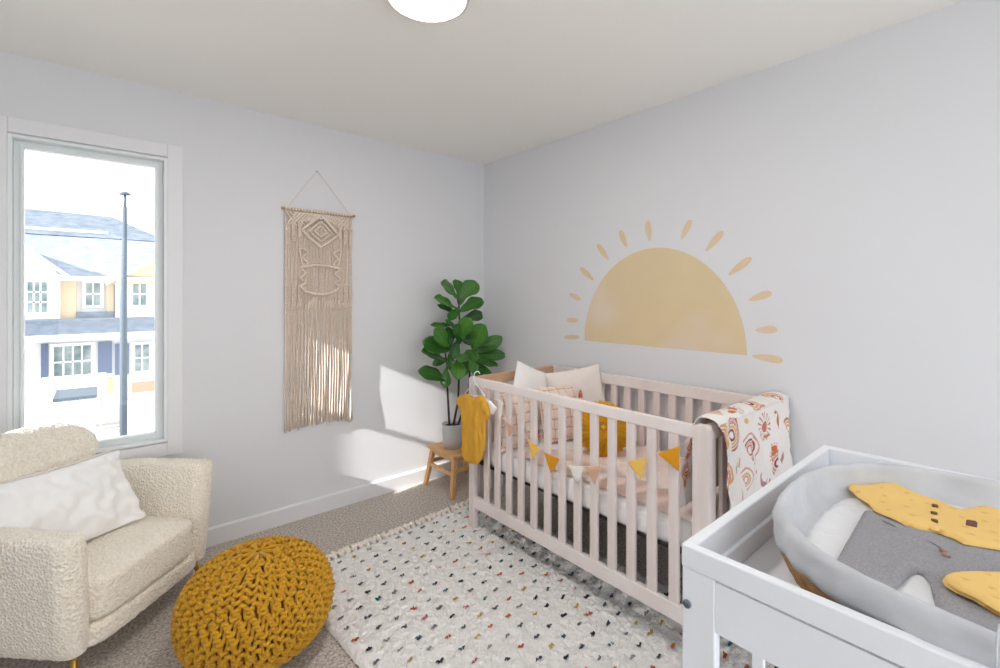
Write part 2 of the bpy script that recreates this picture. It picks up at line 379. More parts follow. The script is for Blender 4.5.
# the coloured knots: a few twisted yarn ends each
g = G()
for (u, v, s_, c) in knots:
    for q in range(5):
        a = random.uniform(-.9, .9)+(math.pi if q % 2 else 0); L = .015*s_*random.uniform(.6, 1.15); du = random.uniform(-.004, .004); dv = random.uniform(-.003, .003)
        pts = [rugp(u+du+math.cos(a)*L*t, v+dv+math.sin(a)*L*t*.6, .013+.009*math.sin(t*2.6)+random.uniform(-.001, .001)) for t in (0, .35, .7, 1)]
        n0 = len(g.v); g.tube(pts, [.0030, .0034*s_, .0030*s_, .0012], 5); g.c.extend([tuple(np.clip(c*random.uniform(.8, 1.2), 0, 1))]*(len(g.v)-n0))
g.build('coloured_knots', M['rug'], rug, True)
for i in range(34):
    u = RW*(i+.5)/34; g = G(); a0 = random.uniform(-.4, .4)
    g.tube([rugp(u, .006, .012), rugp(u+.004, -.012, .012), rugp(u+.006*a0, -.022, .012)], [.006, .012, .014], 8)
    for q in range(8):
        a = a0+random.uniform(-1.2, 1.2); L = random.uniform(.022, .046)
        g.tube([rugp(u, -.018, .012), rugp(u+math.sin(a)*L*.5, -.018-math.cos(a)*L*.5, .022+random.uniform(-.004, .01)), rugp(u+math.sin(a)*L, -.018-math.cos(a)*L, .006)], [.0085, .008, .003], 6)
    g.build('tassel', M['fringe'], rug, True)

# ------------------------------------------------------------------ crib
CX0, CX1, CY0, CY1 = -.745, -.03, -2.2, -.785
crib = thing('crib', 'whitewashed pink wooden slatted crib standing partly on the rug below the sun sticker', 'crib', ((CX0+CX1)/2, (CY0+CY1)/2, 0))
PW = .055
def post(x0, x1, y0, y1, zt):
    g = G(); r = .022
    pr = [(y0, 0), (y1, 0)]+[(y1-r+r*math.cos(a), zt-r+r*math.sin(a)) for a in np.linspace(0, math.pi/2, 7)]+[(y0+r-r*math.sin(a), zt-r+r*math.cos(a)) for a in np.linspace(0, math.pi/2, 7)]
    g.loft([[(x, y, z) for y, z in pr] for x in (x0, x1)]); return g.build('leg_post', M['cribv'], crib, bevel=.003)
ZT = .902
# front, near end rounded
post(CX0, CX0+.03, CY0, CY0+.062, ZT); post(CX0, CX0+.03, CY1-.05, CY1, ZT-.004)
post(CX1-.03, CX1, CY0, CY0+.062, ZT); post(CX1-.03, CX1, CY1-.05, CY1, ZT-.004)
def crail(x0, x1, y0, y1, z0, z1, m='crib', nm='rail'): return G().box(x0, x1, y0, y1, z0, z1).build(nm, M[m], crib, bevel=.004)
crail(CX0+.002, CX0+.026, CY0+.060, CY1-.048, .848, .896, nm='top_rail'); crail(CX0+.002, CX0+.026, CY0+.060, CY1-.048, .143, .208, nm='bottom_rail')
crail(CX1-.026, CX1-.002, CY0+.060, CY1-.048, .835, .896, nm='top_rail'); crail(CX1-.026, CX1-.002, CY0+.060, CY1-.048, .143, .208, nm='bottom_rail')
sl = G().box(CX0+.006, CX0+.022, -2.042, -2.042-.041+.0, .20, .85)
sl = None
ys = [-2.082+.0938*k for k in range(13)]
g = G(); g.box(CX0+.006, CX0+.022, ys[0], ys[0]+.041, .205, .851); s0 = g.build('slat', M['cribv'], crib, bevel=.003)
for y in ys[1:]: copypart(s0, crib, (0, y-ys[0], 0))
for y in ys: copypart(s0, crib, (CX1-CX0-.028, y-ys[0]+.01, 0))
for yy, mm in ((CY0+.012, 'crib'), (CY1-.036, 'tan')):
    crail(CX0+.03, CX1-.03, yy, yy+.026, .84, .896, mm, 'end_rail'); crail(CX0+.03, CX1-.03, yy, yy+.026, .143, .208, 'crib', 'end_rail')
    for k in range(7):
        x = CX0+.055+k*.0925
        G().box(x, x+.04, yy+.005, yy+.021, .205, .843).build('slat', M['cribv'], crib, bevel=.003)
G().box(CX0+.03, CX1-.03, CY0+.05, CY1-.05, .392, .404).build('mattress_base', M['black'], crib)
for y, z in ((CY1-.02, .32), (CY1-.02, .25)):
    pass
mt = thing('crib_mattress', 'white sheeted mattress lying inside the crib', 'mattress', ((CX0+CX1)/2, (CY0+CY1)/2, .404))
g = G(); a, b = (CX1-CX0)/2-.036, (CY1-CY0)/2-.055; cx, cy = (CX0+CX1)/2, (CY0+CY1)/2; rings = []
prof = [(0, .404), (.0, .412), (.004, .43), (.003, .45), (.0, .47), (-.002, .488), (-.012, .502), (-.03, .51), (-.2, .512)]
n = 160
for off, z in prof:
    rg = []
    for i in range(n):
        t = 2*math.pi*i/n; c, s_ = math.cos(t), math.sin(t); k = (abs(c)**8+abs(s_)**8)**(-1/8)
        wv = .003*nz(c*9, s_*9, z*30)
        rg.append((cx+(a+off+wv)*c*k, cy+(b+off+wv)*s_*k, z))
    rings.append(rg)
g.loft(rings); g.build('mattress_core', M['white_cloth'], mt, True)
# pink blanket on the mattress
def bb(u, v): return .010*abs(nz(u, v, 4, 6))+.016*max(0, nz(u, v, 7, 4))
g = cloth([(CX0+.05, -2.12), (CX1-.06, -2.12), (CX1-.06, -1.50), (-.3, -1.42), (-.5, -1.2), (CX0+.05, -1.15)], (0, 0, .513), (1, 0, 0), (0, 1, 0), (0, 0, 1), cell=.012, thick=.018, edge=.02, wr=.012, ws=8, base=bb)
tag(g.build('baby_blanket', M['pinkb'], None, True), 'pale pink tie-dyed baby blanket spread flat over the crib mattress', 'blanket')

def tassel(p, parent, L=.05):
    g = G(); p = np.array(p, float)
    g.tube([p, p-(0, 0, .012)], [.006, .007], 8)
    for q in range(9):
        a = 2*math.pi*q/9; e = p+np.array([math.cos(a)*.010, math.sin(a)*.010, -L*random.uniform(.85, 1)])
        g.tube([p-(0, 0, .01), (p+e)/2+(0.003*math.cos(a), .003*math.sin(a), 0), e], [.004, .0045, .003], 6)
    return g.build('tassel', M['tassel'], parent, True)
# cushions in the crib
blm = mat('blush_quilt_pattern', '#ecd8cb', .9, attr='pattern', bump=.25, bscale=200, bdist=.001)
qa, qb = np.array(lin('#efddd2')), np.array(lin('#cfa793'))
def qcol(u, v):
    q = min(abs(((u/.055) % 1)-.5), abs(((v/.055) % 1)-.5))*.055; return tuple(qb) if q < .0022 else tuple(qa*(1+.05*nz(u, v, 0, 30)))
for (c, U, V, w_, h_, t_, lab, nm) in (
    ((-.585, -1.02, .665), (1, -.12, 0), (0, .28, 1), .27, .32, .10, 'blush grid-quilted cushion with coral tassels, nearest the hanging mustard bodysuit', 'quilted_cushion'),
    ((-.31, -1.12, .675), (1, -.25, 0), (0, .25, 1), .30, .33, .11, 'blush grid-quilted cushion beside the round mustard cushion', 'quilted_cushion')):
    t = thing(nm, lab, 'cushion', c, 'quilted cushions in the crib'); g = pillow(c, U, V, w_, h_, t_, n=90, gridq=.055, seed=c[0], colorf=qcol); g.build('cushion_cover', blm, t, True)
    cc = np.array(c); Uu = np.array(U, float); Uu /= np.linalg.norm(Uu)
    for s_ in (-1, 1): tassel(cc+Uu*s_*w_*.49+np.array([0, -.03, -h_*.44+.06]), t, .045)
t = thing('throw_pillow', 'white pillow with a pointed corner standing up at the far end of the crib', 'pillow', (-.47, -.93, .51))
pillow((-.375, -.93, .765), (1, -.05, -.40), (.38, .12, 1), .33, .33, .10, n=40, seed=2).build('pillow_cover', M['white_cloth'], t, True)
t = thing('throw_pillow', 'cream pillow with a coral corner tassel leaning on the rear rail of the crib', 'pillow', (-.2, -1.13, .51))
pillow((-.165, -1.12, .745), (.55, -.72, .20), (.10, 0, 1), .34, .36, .11, n=40, seed=5).build('pillow_cover', M['linen'], t, True)
tassel(up(580.5, 390, 'y', -1.21), t, .045)
# round pleated mustard cushion
def round_cushion():
    t = thing('round_cushion', 'round pleated mustard yellow cushion propped up in the middle of the crib', 'cushion', (-.36, -1.47, .53))
    c = np.array([-.36, -1.455, .665]); A = np.array([-.72, -.62, .35]); A /= np.linalg.norm(A); U = np.cross([0, 0, 1], A); U /= np.linalg.norm(U); V = np.cross(A, U)
    g = G(); rings = []; n = 168; R = .142
    for k in range(25):
        ph = math.pi*(k/24); rr = math.sin(ph)**.75; hh = math.cos(ph); ring = []
        for i in range(n):
            a = 2*math.pi*i/n+ (1-rr)*1.2
            pl = 1+.045*math.sin(a*28)*rr; dimple = -.35*math.exp(-(rr/.16)**2)*np.sign(hh)
            ring.append(c+(U*math.cos(a)+V*math.sin(a))*R*rr*(1+.03*math.sin(a*28))+A*(.052*(hh+dimple)*(1+.28*math.sin(a*28)*rr)+.006*nz(math.cos(a)*3, math.sin(a)*3, hh)))
        rings.append(ring)
    g.loft(rings); g.build('cushion_cover', M['mustard_c'], t, True)
    g = G(); bc = c+A*.045; g.tube([bc-A*.012, bc-A*.004, bc+A*.004], [.014, .016, .008], 16); g.build('button', M['ochre_c'], t, True)
round_cushion()

# printed rainbow blanket over the near end of the crib
RB = [(x, y) for x, y in ((175, 215), (258, 290), (128, 425), (228, 428))]
terr, rose, och, burg, oran, pale = [np.array(lin(c)) for c in ('#c9775a', '#d9a090', '#dfb56f', '#9a4a4a', '#d0713a', '#f1ece8')]
def bpx(a, b): p = up(700+a/4.77, 390+b/4.77, 'y', -2.235); return p[0], p[2]
RBW = [(bpx(165, 218), .056, -75, (burg, och, rose, terr)), (bpx(245, 288), .060, -55, (terr, rose, burg, pale, rose)), (bpx(120, 425), .050, -80, (rose, terr, pale, rose)), (bpx(218, 428), .042, -60, (rose, och, pale, rose)),
       ((-.40, .52), .05, 20, (terr, och, rose)), ((-.2, .66), .05, 60, (burg, rose, terr)), ((-.15, .42), .05, 0, (terr, rose, och)), ((-.5, 1.06), .05, 160, (terr, rose, och)), ((-.25, 1.12), .05, 100, (burg, rose, och))]
SUNP = [(bpx(316, 176), .020, .052, terr), (bpx(342, 322), .017, 0, oran), ((-.30, .56), .02, .05, terr), ((-.62, 1.10), .018, .045, terr), ((-.6, 1.2), .018, 0, oran), ((-.05, .50), .018, 0, oran)]
SPOT = [(bpx(132, 262), .012, .018, och), (bpx(202, 92), .028, .008, oran), (bpx(233, 150), .016, .01, och), (bpx(88, 158), .016, .014, och), (bpx(200, 500), .012, .02, rose), (bpx(180, 375), .008, .022, np.array(lin('#c9b8c0'))), (bpx(378, 150), .012, .04, terr), (bpx(320, 72), .02, .008, rose), (bpx(370, 390), .02, .012, pale*.95)]
MOON = [(bpx(395, 322), .026, rose*.7, .8), (bpx(300, 425), .030, np.array(lin('#b98a92')), 2.9)]
RBW = [(c, r*1.18, a, b) for c, r, a, b in RBW]; SUNP = [(c, r*1.15, q*1.15, b) for c, r, q, b in SUNP]
RBW += [((-.69, .86), .05, -60, (terr, rose, och)), ((-.36, .955), .06, -120, (burg, och, rose)), ((-.12, .93), .05, -40, (terr, och, rose)), ((-.07, .78), .05, -60, (rose, och, terr)), ((-.60, .97), .05, 30, (terr, rose, och)), ((-.68, 1.08), .045, 90, (oran, och, rose)), ((-.67, 1.2), .045, 60, (oran, terr, rose)), ((-.67, .72), .05, -70, (terr, rose, och))]
SUNP += [((-.22, .72), .017, 0, oran), ((-.50, .955), .016, .04, terr), ((-.69, 1.14), .014, 0, oran)]
SPOT += [((-.42, .80), .007, .020, oran), ((-.56, .74), .012, .02, och), ((-.30, .79), .02, .007, terr), ((-.69, 1.04), .01, .02, oran), ((-.68, 1.25), .012, .02, oran), ((-.14, .83), .008, .02, rose), ((-.44, .68), .009, .009, rose), ((-.33, .70), .008, .015, och), ((-.19, .87), .014, .006, terr)]
def blanket_col(x, z):
    c = pale*(1+.02*nz(x, z, 0, 20))
    for (cx_, cz_), R, ang, bands in RBW:
        dx, dz = x-cx_, z-cz_; r = math.hypot(dx, dz)
        if r < R:
            a = math.radians(ang); lx = dx*math.cos(a)+dz*math.sin(a); lz = -dx*math.sin(a)+dz*math.cos(a)
            if lz > -.25*R and r > .18*R:
                k = (r/R-.2)/.8*len(bands); 
                if (k % 1) < .72: return bands[min(len(bands)-1, max(0, int(k)))]
    for (cx_, cz_), r0, r1, cc in SUNP:
        dx, dz = x-cx_, z-cz_; r = math.hypot(dx, dz)
        if r < r0: return cc
        if r1:
            if r0*1.25 < r < r1 and (math.atan2(dz, dx)*14/(2*math.pi) % 1) < .36: return rose*.85
        elif r0*1.2 < r < r0*1.75 and (math.atan2(dz, dx)*12/(2*math.pi) % 1) < .4: return rose
    for (cx_, cz_), a, b, cc in SPOT:
        if ((x-cx_)/a)**2+((z-cz_)/b)**2 < 1: return cc
    for (cx_, cz_), r0, cc, ang in MOON:
        dx, dz = x-cx_, z-cz_
        if math.hypot(dx, dz) < r0 and math.hypot(dx-math.cos(ang)*-.4*r0, dz-math.sin(ang)*.4*r0-.3*r0) > r0*.8: return cc
    return c
def print_blanket():
    g = G(); P = []; cols = []
    # path over the rail: outside bottom -> top -> inside bottom
    yo, yi, zt = -2.222, -2.128, .915; path = []
    for z in np.arange(.42, .905, .0026): path.append((yo-.012*(.905-z)/.5, z, z))
    for a in np.linspace(math.pi, 0, 28): path.append(((yo+yi)/2+(yi-yo)/2*math.cos(a), .900+.020*math.sin(a), .905+.10*(math.pi-a)/math.pi))
    for z in np.arange(.895, .56, -.004): path.append((yi+.05*min(1, (.895-z)/.2), z, 1.005+.895-z))
    nx = 250
    for k, (y, z, s_) in enumerate(path):
        if s_ < .905: xl = -.665-.012*max(0, (z-.6)/.3)-.035*max(0, (z-.84)/.065)**2
        elif s_ <= 1.005: xl = -.712+.02*(s_-.905)/.1
        else: xl = -.712
        xr = -.018 if s_ > .8 else -.018+.03*(.8-s_)*0+.0*z
        row = []
        for i in range(nx+1):
            f = i/nx; x = xl+(xr-xl)*f; k2 = min(1, max(0, (.93-z)*6)) if s_ < .95 else min(1, max(0, (.93-z)*3))
            wv = .011*math.sin(x*31+z*5+2*nz(x, z, 1, 5))+.010*nz(x, z, 2, 11)
            fold = wv*k2
            yy = y-(abs(fold)+.005*nz(x, z, 5, 26) if s_ < .95 else -abs(fold)*.6)
            zz = z+(.008*nz(x, 0, 8, 9)+.006 if .90 < s_ < 1.01 else 0)
            if f < .12 and s_ < .95: yy -= .0
            row.append((x, yy, zz)); cols.append(tuple(blanket_col(x, s_)))
        P.append(row)
    g.grid(P); g.c = cols
    o = g.build('printed_blanket', M['pattern'], None, True)
    sm = o.modifiers.new('thick', 'SOLIDIFY'); sm.thickness = .003; sm.offset = -1
    tag(o, 'white muslin blanket printed with rainbows and suns draped over the near end of the crib', 'blanket')
print_blanket()

# ------------------------------------------------------------------ bunting on the front of the crib
bt = thing('bunting', 'string of little white, blush and mustard pennants tied along the front of the crib', 'bunting', (-.77, -1.4, .7))
XB = -.757
cp = [(480, 385), (487, 393), (498, 401), (508, 423), (530, 441), (546, 453), (560, 459.5), (576, 466), (592, 466.5), (610, 465), (628, 461.5), (645, 457.5), (660, 452.5), (679, 446), (694, 436)]
g = G(); g.tube([up(x, y, 'x', XB-.002) for x, y in cp], .0013, 6); g.build('string', M['cord'], bt, True)
yl, mu, bl, wh = [mat('felt_'+n, c, .95, bump=.2, bscale=200) for n, c in (('pale_yellow', '#f1c562'), ('mustard', '#e09a17'), ('blush', '#dcae96'), ('white', '#eee9e4'))]
for tri, m_ in (([(497.5, 399), (503.5, 402), (499.5, 432)], wh), ([(505, 420), (514, 428.5), (509, 437.5)], bl), ([(528, 440), (540, 448.5), (532, 459.5)], yl), ([(543.6, 452), (559.6, 459.2), (551, 473.5)], mu), ([(568.5, 465), (585, 466), (576.5, 484)], wh), ([(585, 466.5), (601, 466), (595, 485)], bl), ([(627, 462), (646.5, 457.5), (641, 479.5)], yl), ([(657, 453.5), (679.3, 446), (678.8, 471.5)], mu)):
    pp = pxpoly(tri, 'x', XB-.004, (XB-.004, 0, 0), (0, -1, 0), (0, 0, 1))
    if pp: cloth(pp, (XB-.004, 0, 0), (0, -1, 0), (0, 0, 1), (-1, 0, 0), cell=.004, thick=.0025, edge=.003, wr=.002, ws=30).build('pennant', m_, bt, True)

# ------------------------------------------------------------------ hanging bodysuit
ob = thing('hanging_bodysuit', 'mustard yellow baby bodysuit on a white hanger hooked over the corner of the crib', 'baby clothes', (-.79, -.85, .9))
XO = -.79
def X_(pts, x=XO): return pxpoly(pts, 'x', x, (x, 0, 0), (0, -1, 0), (0, 0, 1))
body = [(455.7, 402.5), (458, 397), (462, 394.5), (468, 394), (470.5, 396.5), (474, 397.6), (478, 396.5), (480.5, 394.5), (485, 397.5), (488.5, 405), (490.8, 416), (486.8, 421.8), (485.8, 414), (486.2, 430), (485.2, 447), (482, 459), (478, 464.8), (473, 464), (468, 463), (463, 457), (462, 436), (461.7, 416), (460.5, 409)]
def wrk(u, v): return 0
g = cloth(X_(body), (XO, 0, 0), (0, -1, 0), (0, 0, 1), (-1, 0, 0), cell=.0035, thick=.018, edge=.02, wr=.013, ws=16, wa=(1.7, .45)); g.build('bodysuit', M['ochre_c'], ob, True)
g = cloth(X_([(483.5, 396), (490, 400.5), (497, 408), (493, 415), (489, 413), (487, 404)], -.776), (-.776, 0, 0), (0, -1, 0), (0, 0, 1), (-1, 0, 0), cell=.0035, thick=.006, edge=.01, wr=.003); g.build('white_undershirt_sleeve', M['white_cloth'], ob, True)
a_, b_, c_ = up(465, 394, 'x', -.782), up(474, 381, 'x', -.775), up(485, 396, 'x', -.782)
g = G(); g.tube([a_, b_, c_], .0035, 8); g.tube([a_, (a_+c_)/2+(0, 0, -.004), c_], .003, 8)
h0 = np.array(b_); g.tube([h0, h0+(0, 0, .03), h0+(.004, 0, .045), h0+(.018, 0, .052), h0+(.034, 0, .05), h0+(.042, 0, .036)], .0026, 8)
g.build('hanger', M['white_lacquer'], ob, True)
for px in (470.5, 478.5):
    g = G(); p = up(px, 462, 'x', XO-.012); g.tube([p, p+(-.003, 0, 0)], .004, 10); g.build('snap_fastener', M['ochre_c'], ob, True)

# ------------------------------------------------------------------ stool, pot plant
st = thing('step_stool', 'low square natural wood stool with splayed legs in the corner, holding the plant pot', 'stool', (-.40, -.23, 0))
sx0, sx1, sy0_, sy1_, sz = -.58, -.24, -.385, -.062, .283
G().box(sx0, sx1, sy0_, sy1_, sz-.022, sz).build('seat', M['stool'], st, bevel=.006)
corners = {}
for ix, (xt, xb) in enumerate(((sx0+.035, sx0-.012), (sx1-.035, sx1+.012))):
    for iy, (yt, yb) in enumerate(((sy0_+.03, sy0_-.012), (sy1_-.03, sy1_+.0))):
        g = G(); g.bar((xt, yt, sz-.021), (xb, yb, 0.003), .036, .03, (1, 0, 0), (.03, .026)); g.build('leg', M['stool'], st, bevel=.003); corners[ix, iy] = ((xt, yt), (xb, yb))
def lerp(ix, iy, z):
    (a, b) = corners[ix, iy]; t = (sz-.021-z)/(sz-.024); return (a[0]+(b[0]-a[0])*t, a[1]+(b[1]-a[1])*t, z)
for (i, j, k, l, z) in ((0, 0, 0, 1, .15), (1, 0, 1, 1, .15), (0, 0, 1, 0, .17), (0, 1, 1, 1, .17), ):
    G().bar(lerp(i, j, z), lerp(k, l, z), .016, .026).build('stretcher', M['stool'], st, bevel=.002)
for (i, j, k, l) in ((0, 0, 0, 1), (1, 0, 1, 1), (0, 0, 1, 0), (0, 1, 1, 1)):
    G().bar(lerp(i, j, .245), lerp(k, l, .245), .016, .03).build('apron', M['stool'], st, bevel=.002)

PC = np.array([-.462, -.215, sz])
plant = thing('fiddle_leaf_fig', 'fiddle leaf fig in a pale grey round pot on the wooden stool', 'potted plant', PC)
g = G(); g.lathe([(.060, 0), (.066, .004), (.072, .09), (.075, .165), (.075, .17), (.068, .17), (.066, .15), (.0, .15)], PC, 40, False); g.build('pot', M['pot'], plant, True)
g = G(); g.lathe([(.066, .150), (.05, .156), (.02, .158), (.001, .159)], PC, 24); g.build('soil', M['soil'], plant, True)
def PP(x, y, yy=-.215): return up(x, y, 'y', yy)
stems = [[PP(449.5, 421), PP(448, 405), PP(447.5, 385), PP(447, 365), PP(444, 345)], [PP(453.5, 421, -.2), PP(458, 400, -.2), PP(459, 380, -.2), PP(458.5, 350, -.2), PP(459, 320, -.2), PP(459, 300, -.2), PP(459, 290, -.2)], [PP(458, 421, -.23), PP(465, 403, -.25), PP(469.5, 385, -.26), PP(470, 365, -.27), PP(475, 350, -.27)]]
for s_ in stems:
    s_[0] = np.array([s_[0][0], s_[0][1], PC[2]+.15]); s_[0][0] = np.clip(s_[0][0], PC[0]-.04, PC[0]+.04)
    g = G(); m_ = len(s_); g.tube([p+np.array([.003*math.sin(i*2), 0, 0]) for i, p in enumerate(s_)], [.0085-.004*i/m_ for i in range(m_)], 8); g.build('stem', M['stem'], plant, True)
g = G()
GD, GL = np.array(lin('#174a1b')), np.array(lin('#5fa03a'))
def leaf(base, tip, wd=.6, tone=.4, droop=.18, roll=0.):
    base = np.array(base, float); tip = np.array(tip, float); d = tip-base; L = np.linalg.norm(d); d /= L
    s_ = np.cross(d, [-.35, -.72, .6]); s_ = s_/np.linalg.norm(s_) if np.linalg.norm(s_) > .05 else np.array([1., 0, 0]); nn = np.cross(s_, d)
    s2 = s_*math.cos(roll)+nn*math.sin(roll); n2 = np.cross(s2, d); P = []; cols = []
    nl, nw = 14, 8
    for i in range(nl+1):
        t = i/nl; wdt = wd*L*.5*(.06+.94*(math.sin(math.pi*min(1, t**1.15))**.55)*(.55+.45*t) if t < 1 else .03)
        wdt = wd*L*.5*max(.05, (math.sin(math.pi*min(.985, .03+t*.95))**.6)*(.5+.62*t-.1*math.sin(t*6)))
        row = []
        for j in range(nw+1):
            q = j/nw*2-1; wavy = .05*L*math.sin(t*15+q*1.5)*abs(q)**2*.5
            p = base+d*L*t+s2*q*wdt+n2*(.22*wdt*abs(q)**1.5-droop*L*(t-.5)**2*1.0+droop*L*.25+wavy)
            row.append(p); v = .16 if abs(q) < .13 else 0
            vein = .10 if abs(((t*7-abs(q)*1.1) % 1)-.5) < .10 else 0
            k = min(1, max(0, tone+v+vein+.12*nz(t*3+base[0]*9, q*2))); cols.append(tuple(GD*(1-k)+GL*k))
        P.append(row)
    g.grid(P); g.c.extend(cols)
def LP(bx, by, tx, ty, dy=0, dt=0, **k): leaf(up(410+bx/4.77, 270+by/4.77, 'y', -.215+dy), up(410+tx/4.77, 270+ty/4.77, 'y', -.215+dt), **k)
for a in ((232, 140, 150, 70, 0, -.05, .75, .55), (232, 140, 318, 62, 0, -.04, .8, .6), (230, 120, 222, 48, 0, .05, .8, .35), (225, 190, 120, 135, 0, -.03, .5, .5), (235, 200, 345, 145, 0, -.05, .62, .5), (228, 210, 134, 168, 0, .05, .3, .1), (240, 240, 342, 210, 0, .05, .4, .15),
          (215, 270, 100, 263, 0, .08, .3, .1), (225, 290, 170, 240, 0, .0, .4, .4), (240, 320, 285, 232, -.02, -.12, .8, .65), (240, 350, 215, 262, -.01, -.05, .6, .3), (300, 380, 350, 262, -.03, -.14, .75, .6), (180, 370, 115, 285, -.02, -.10, .6, .7), (190, 380, 180, 275, 0, .02, .6, .15),
          (185, 385, 62, 348, 0, -.04, .55, .15), (182, 440, 62, 395, 0, -.07, .55, .12), (178, 520, 43, 488, -.01, -.08, .42, .3), (172, 470, 172, 560, -.02, -.08, .6, .2), (280, 400, 435, 325, 0, -.03, .42, .3), (290, 370, 415, 358, 0, .06, .5, .2), (290, 410, 448, 408, -.01, -.07, .5, .25), (285, 430, 415, 455, -.01, -.04, .45, .5),
          (278, 450, 385, 495, 0, -.03, .4, .35), (232, 420, 230, 520, -.03, -.12, .7, .75), (275, 380, 250, 500, 0, .03, .6, .4), (275, 400, 310, 500, -.03, -.10, .6, .6), (278, 420, 340, 505, 0, -.05, .6, .35), (230, 330, 200, 420, 0, -.04, .55, .2), (235, 300, 150, 330, 0, .08, .6, .1), (235, 330, 320, 350, 0, .09, .6, .12),
          (235, 260, 250, 330, 0, -.06, .6, .3), (185, 400, 200, 480, 0, -.06, .6, .25), (270, 400, 240, 440, -.02, -.13, .6, .7), (280, 380, 320, 430, -.02, -.13, .6, .55), (235, 170, 260, 110, 0, .07, .7, .25), (232, 180, 190, 240, 0, -.07, .5, .25), (190, 420, 110, 450, 0, .05, .5, .15), (285, 440, 380, 440, 0, .07, .5, .15)):
    bx, by, tx, ty, dy, dt, wd, tone = a
    tone += random.uniform(-.18, .18)
    if tx > 365: dt = min(dt, -.11)
    LP(bx, by, tx+(tx-bx)*.03, ty+(ty-by)*.03, dy, dt, wd=wd*.98, tone=tone*.8, roll=random.uniform(-.45, .45))
o = g.build('foliage', M['leaf'], plant, True)
sm = o.modifiers.new('thick', 'SOLIDIFY'); sm.thickness = .0012

# ------------------------------------------------------------------ macrame wall hanging
MX0, MX1, MZ = -1.545, -1.125, 1.893; MYc = -.019; MW = MX1-MX0; MXC = (MX0+MX1)/2
mac = thing('macrame_hanging', 'beige knotted macrame wall hanging with long fringe on a wooden dowel', 'wall hanging', (MXC, 0, MZ))
G().tube([(-1.562, MYc, MZ), (-1.108, MYc, MZ)], .0075, 12).build('dowel', M['dowel'], mac, True)
g = G(); hk = (-1.347, -.006, 2.155)
g.tube([(-1.525, MYc-.006, MZ-.008), (-1.525, MYc-.006, MZ+.01), hk, (-1.145, MYc-.006, MZ+.01), (-1.145, MYc-.006, MZ-.008)], .0022, 6); g.tube([(-1.347, 0, 2.15), (-1.347, -.012, 2.15)], .004, 8); g.build('hanging_cord', M['cord'], mac, True)
def mp(s_, d, off=0): return np.array([MXC+s_*MW/2, MYc-off, MZ-d])
g = G(); NCD = 46
for i in range(NCD):                       # plain hanging cords behind the knots
    s_ = -1+2*(i+.5)/NCD
    g.tube([mp(s_+.004*math.sin(i*9+k), d, -.002) for k, d in enumerate((0, .1, .2, .3, .4, .5, .6))], .0037, 6)
for i in range(NCD//2):                    # lark's-head loops over the dowel
    s_ = -1+2*(i+.5)/(NCD/2)
    g.tube([mp(s_-.018, .012, .004), mp(s_-.014, -.006, .009), mp(s_+.014, -.006, .009), mp(s_+.018, .012, .004)], .0040, 6)
    g.tube([mp(s_-.02, .004, .010), mp(s_+.02, .004, .010)], .0038, 6)
def rope(pts, r=.0055, off=.007, n=7):
    r = r*1.45; off = off+.006
    P = []
    for a, b in zip(pts[:-1], pts[1:]):
        m_ = max(2, int(np.hypot((b[0]-a[0])*MW/2, b[1]-a[1])/.006))
        for k in range(m_):
            t = k/m_; P.append((a[0]+(b[0]-a[0])*t, a[1]+(b[1]-a[1])*t))
    P.append(pts[-1])
    g.tube([mp(x, y, off+.0015*math.sin(k*2.1)) for k, (x, y) in enumerate(P)], [r*(1+.14*math.sin(k*2.1)) for k in range(len(P))], n)
dia = [(0, .02), (-.26, .07), (-.54, .125), (-.28, .175), (0, .222), (.28, .18), (.54, .135), (.26, .075), (0, .02)]
rope(dia, .0062, .009)
for k, sc in enumerate((.62, .34)): rope([(x*sc, .123+(y-.123)*sc) for x, y in dia], .0042, .006)
for sg in (-1, 1):                         # netting in the top corners
    for k in range(9):
        x0 = sg*(.98-.1*k)
        L = min(.11, .012*k+.02) if k < 9 else .1
        rope([(x0, .018), (x0-sg*.0+sg*-.42*(.085/.11) if 0 else x0-sg*.30, .018+.085*(1-k/11))], .0036, .006)
        rope([(x0-sg*.30, .018), (x0, .018+.085*(1-k/14))], .0036, .008)
    # side columns of spiral square knots
    for c in range(3):
        xs = sg*(.93-.17*c)
        for (d0, d1) in ((.08, .225-.03*c), (.455, .60)):
            for ph in (0, math.pi):
                m_ = 34; g.tube([mp(xs+.045*math.sin(k/m_*math.pi*9+ph), d0+(d1-d0)*k/m_, .006+.004*math.cos(k/m_*math.pi*9+ph)) for k in range(m_+1)], .0052, 6)
    zig = [(.50, .235), (.36, .255), (.53, .29), (.36, .325), (.50, .345), (.58, .355), (.42, .385), (.60, .42), (.42, .445), (.58, .47)]
    rope([(sg*x, y) for x, y in zig], .0050, .008)
    rope([(sg*.50, .235), (sg*.62, .24), (sg*.56, .30), (sg*.50, .345)], .0040, .007)
    rope([(0, .335), (sg*.2, .335), (sg*.4, .345), (sg*.55, .35)], .0056, .009)
    rope([(sg*.60, .465), (sg*.45, .495), (sg*.22, .512), (0, .518)], .0056, .009)
for (d0, d1) in ((.222, .335), (.345, .518)):
    for ph in (0, math.pi):
        m_ = 30; g.tube([mp(.035*math.sin(k/m_*math.pi*8+ph), d0+(d1-d0)*k/m_, .008+.004*math.cos(k/m_*math.pi*8+ph)) for k in range(m_+1)], .0042, 6)
g.build('knotted_panel', M['cord'], mac, True)
g = G()
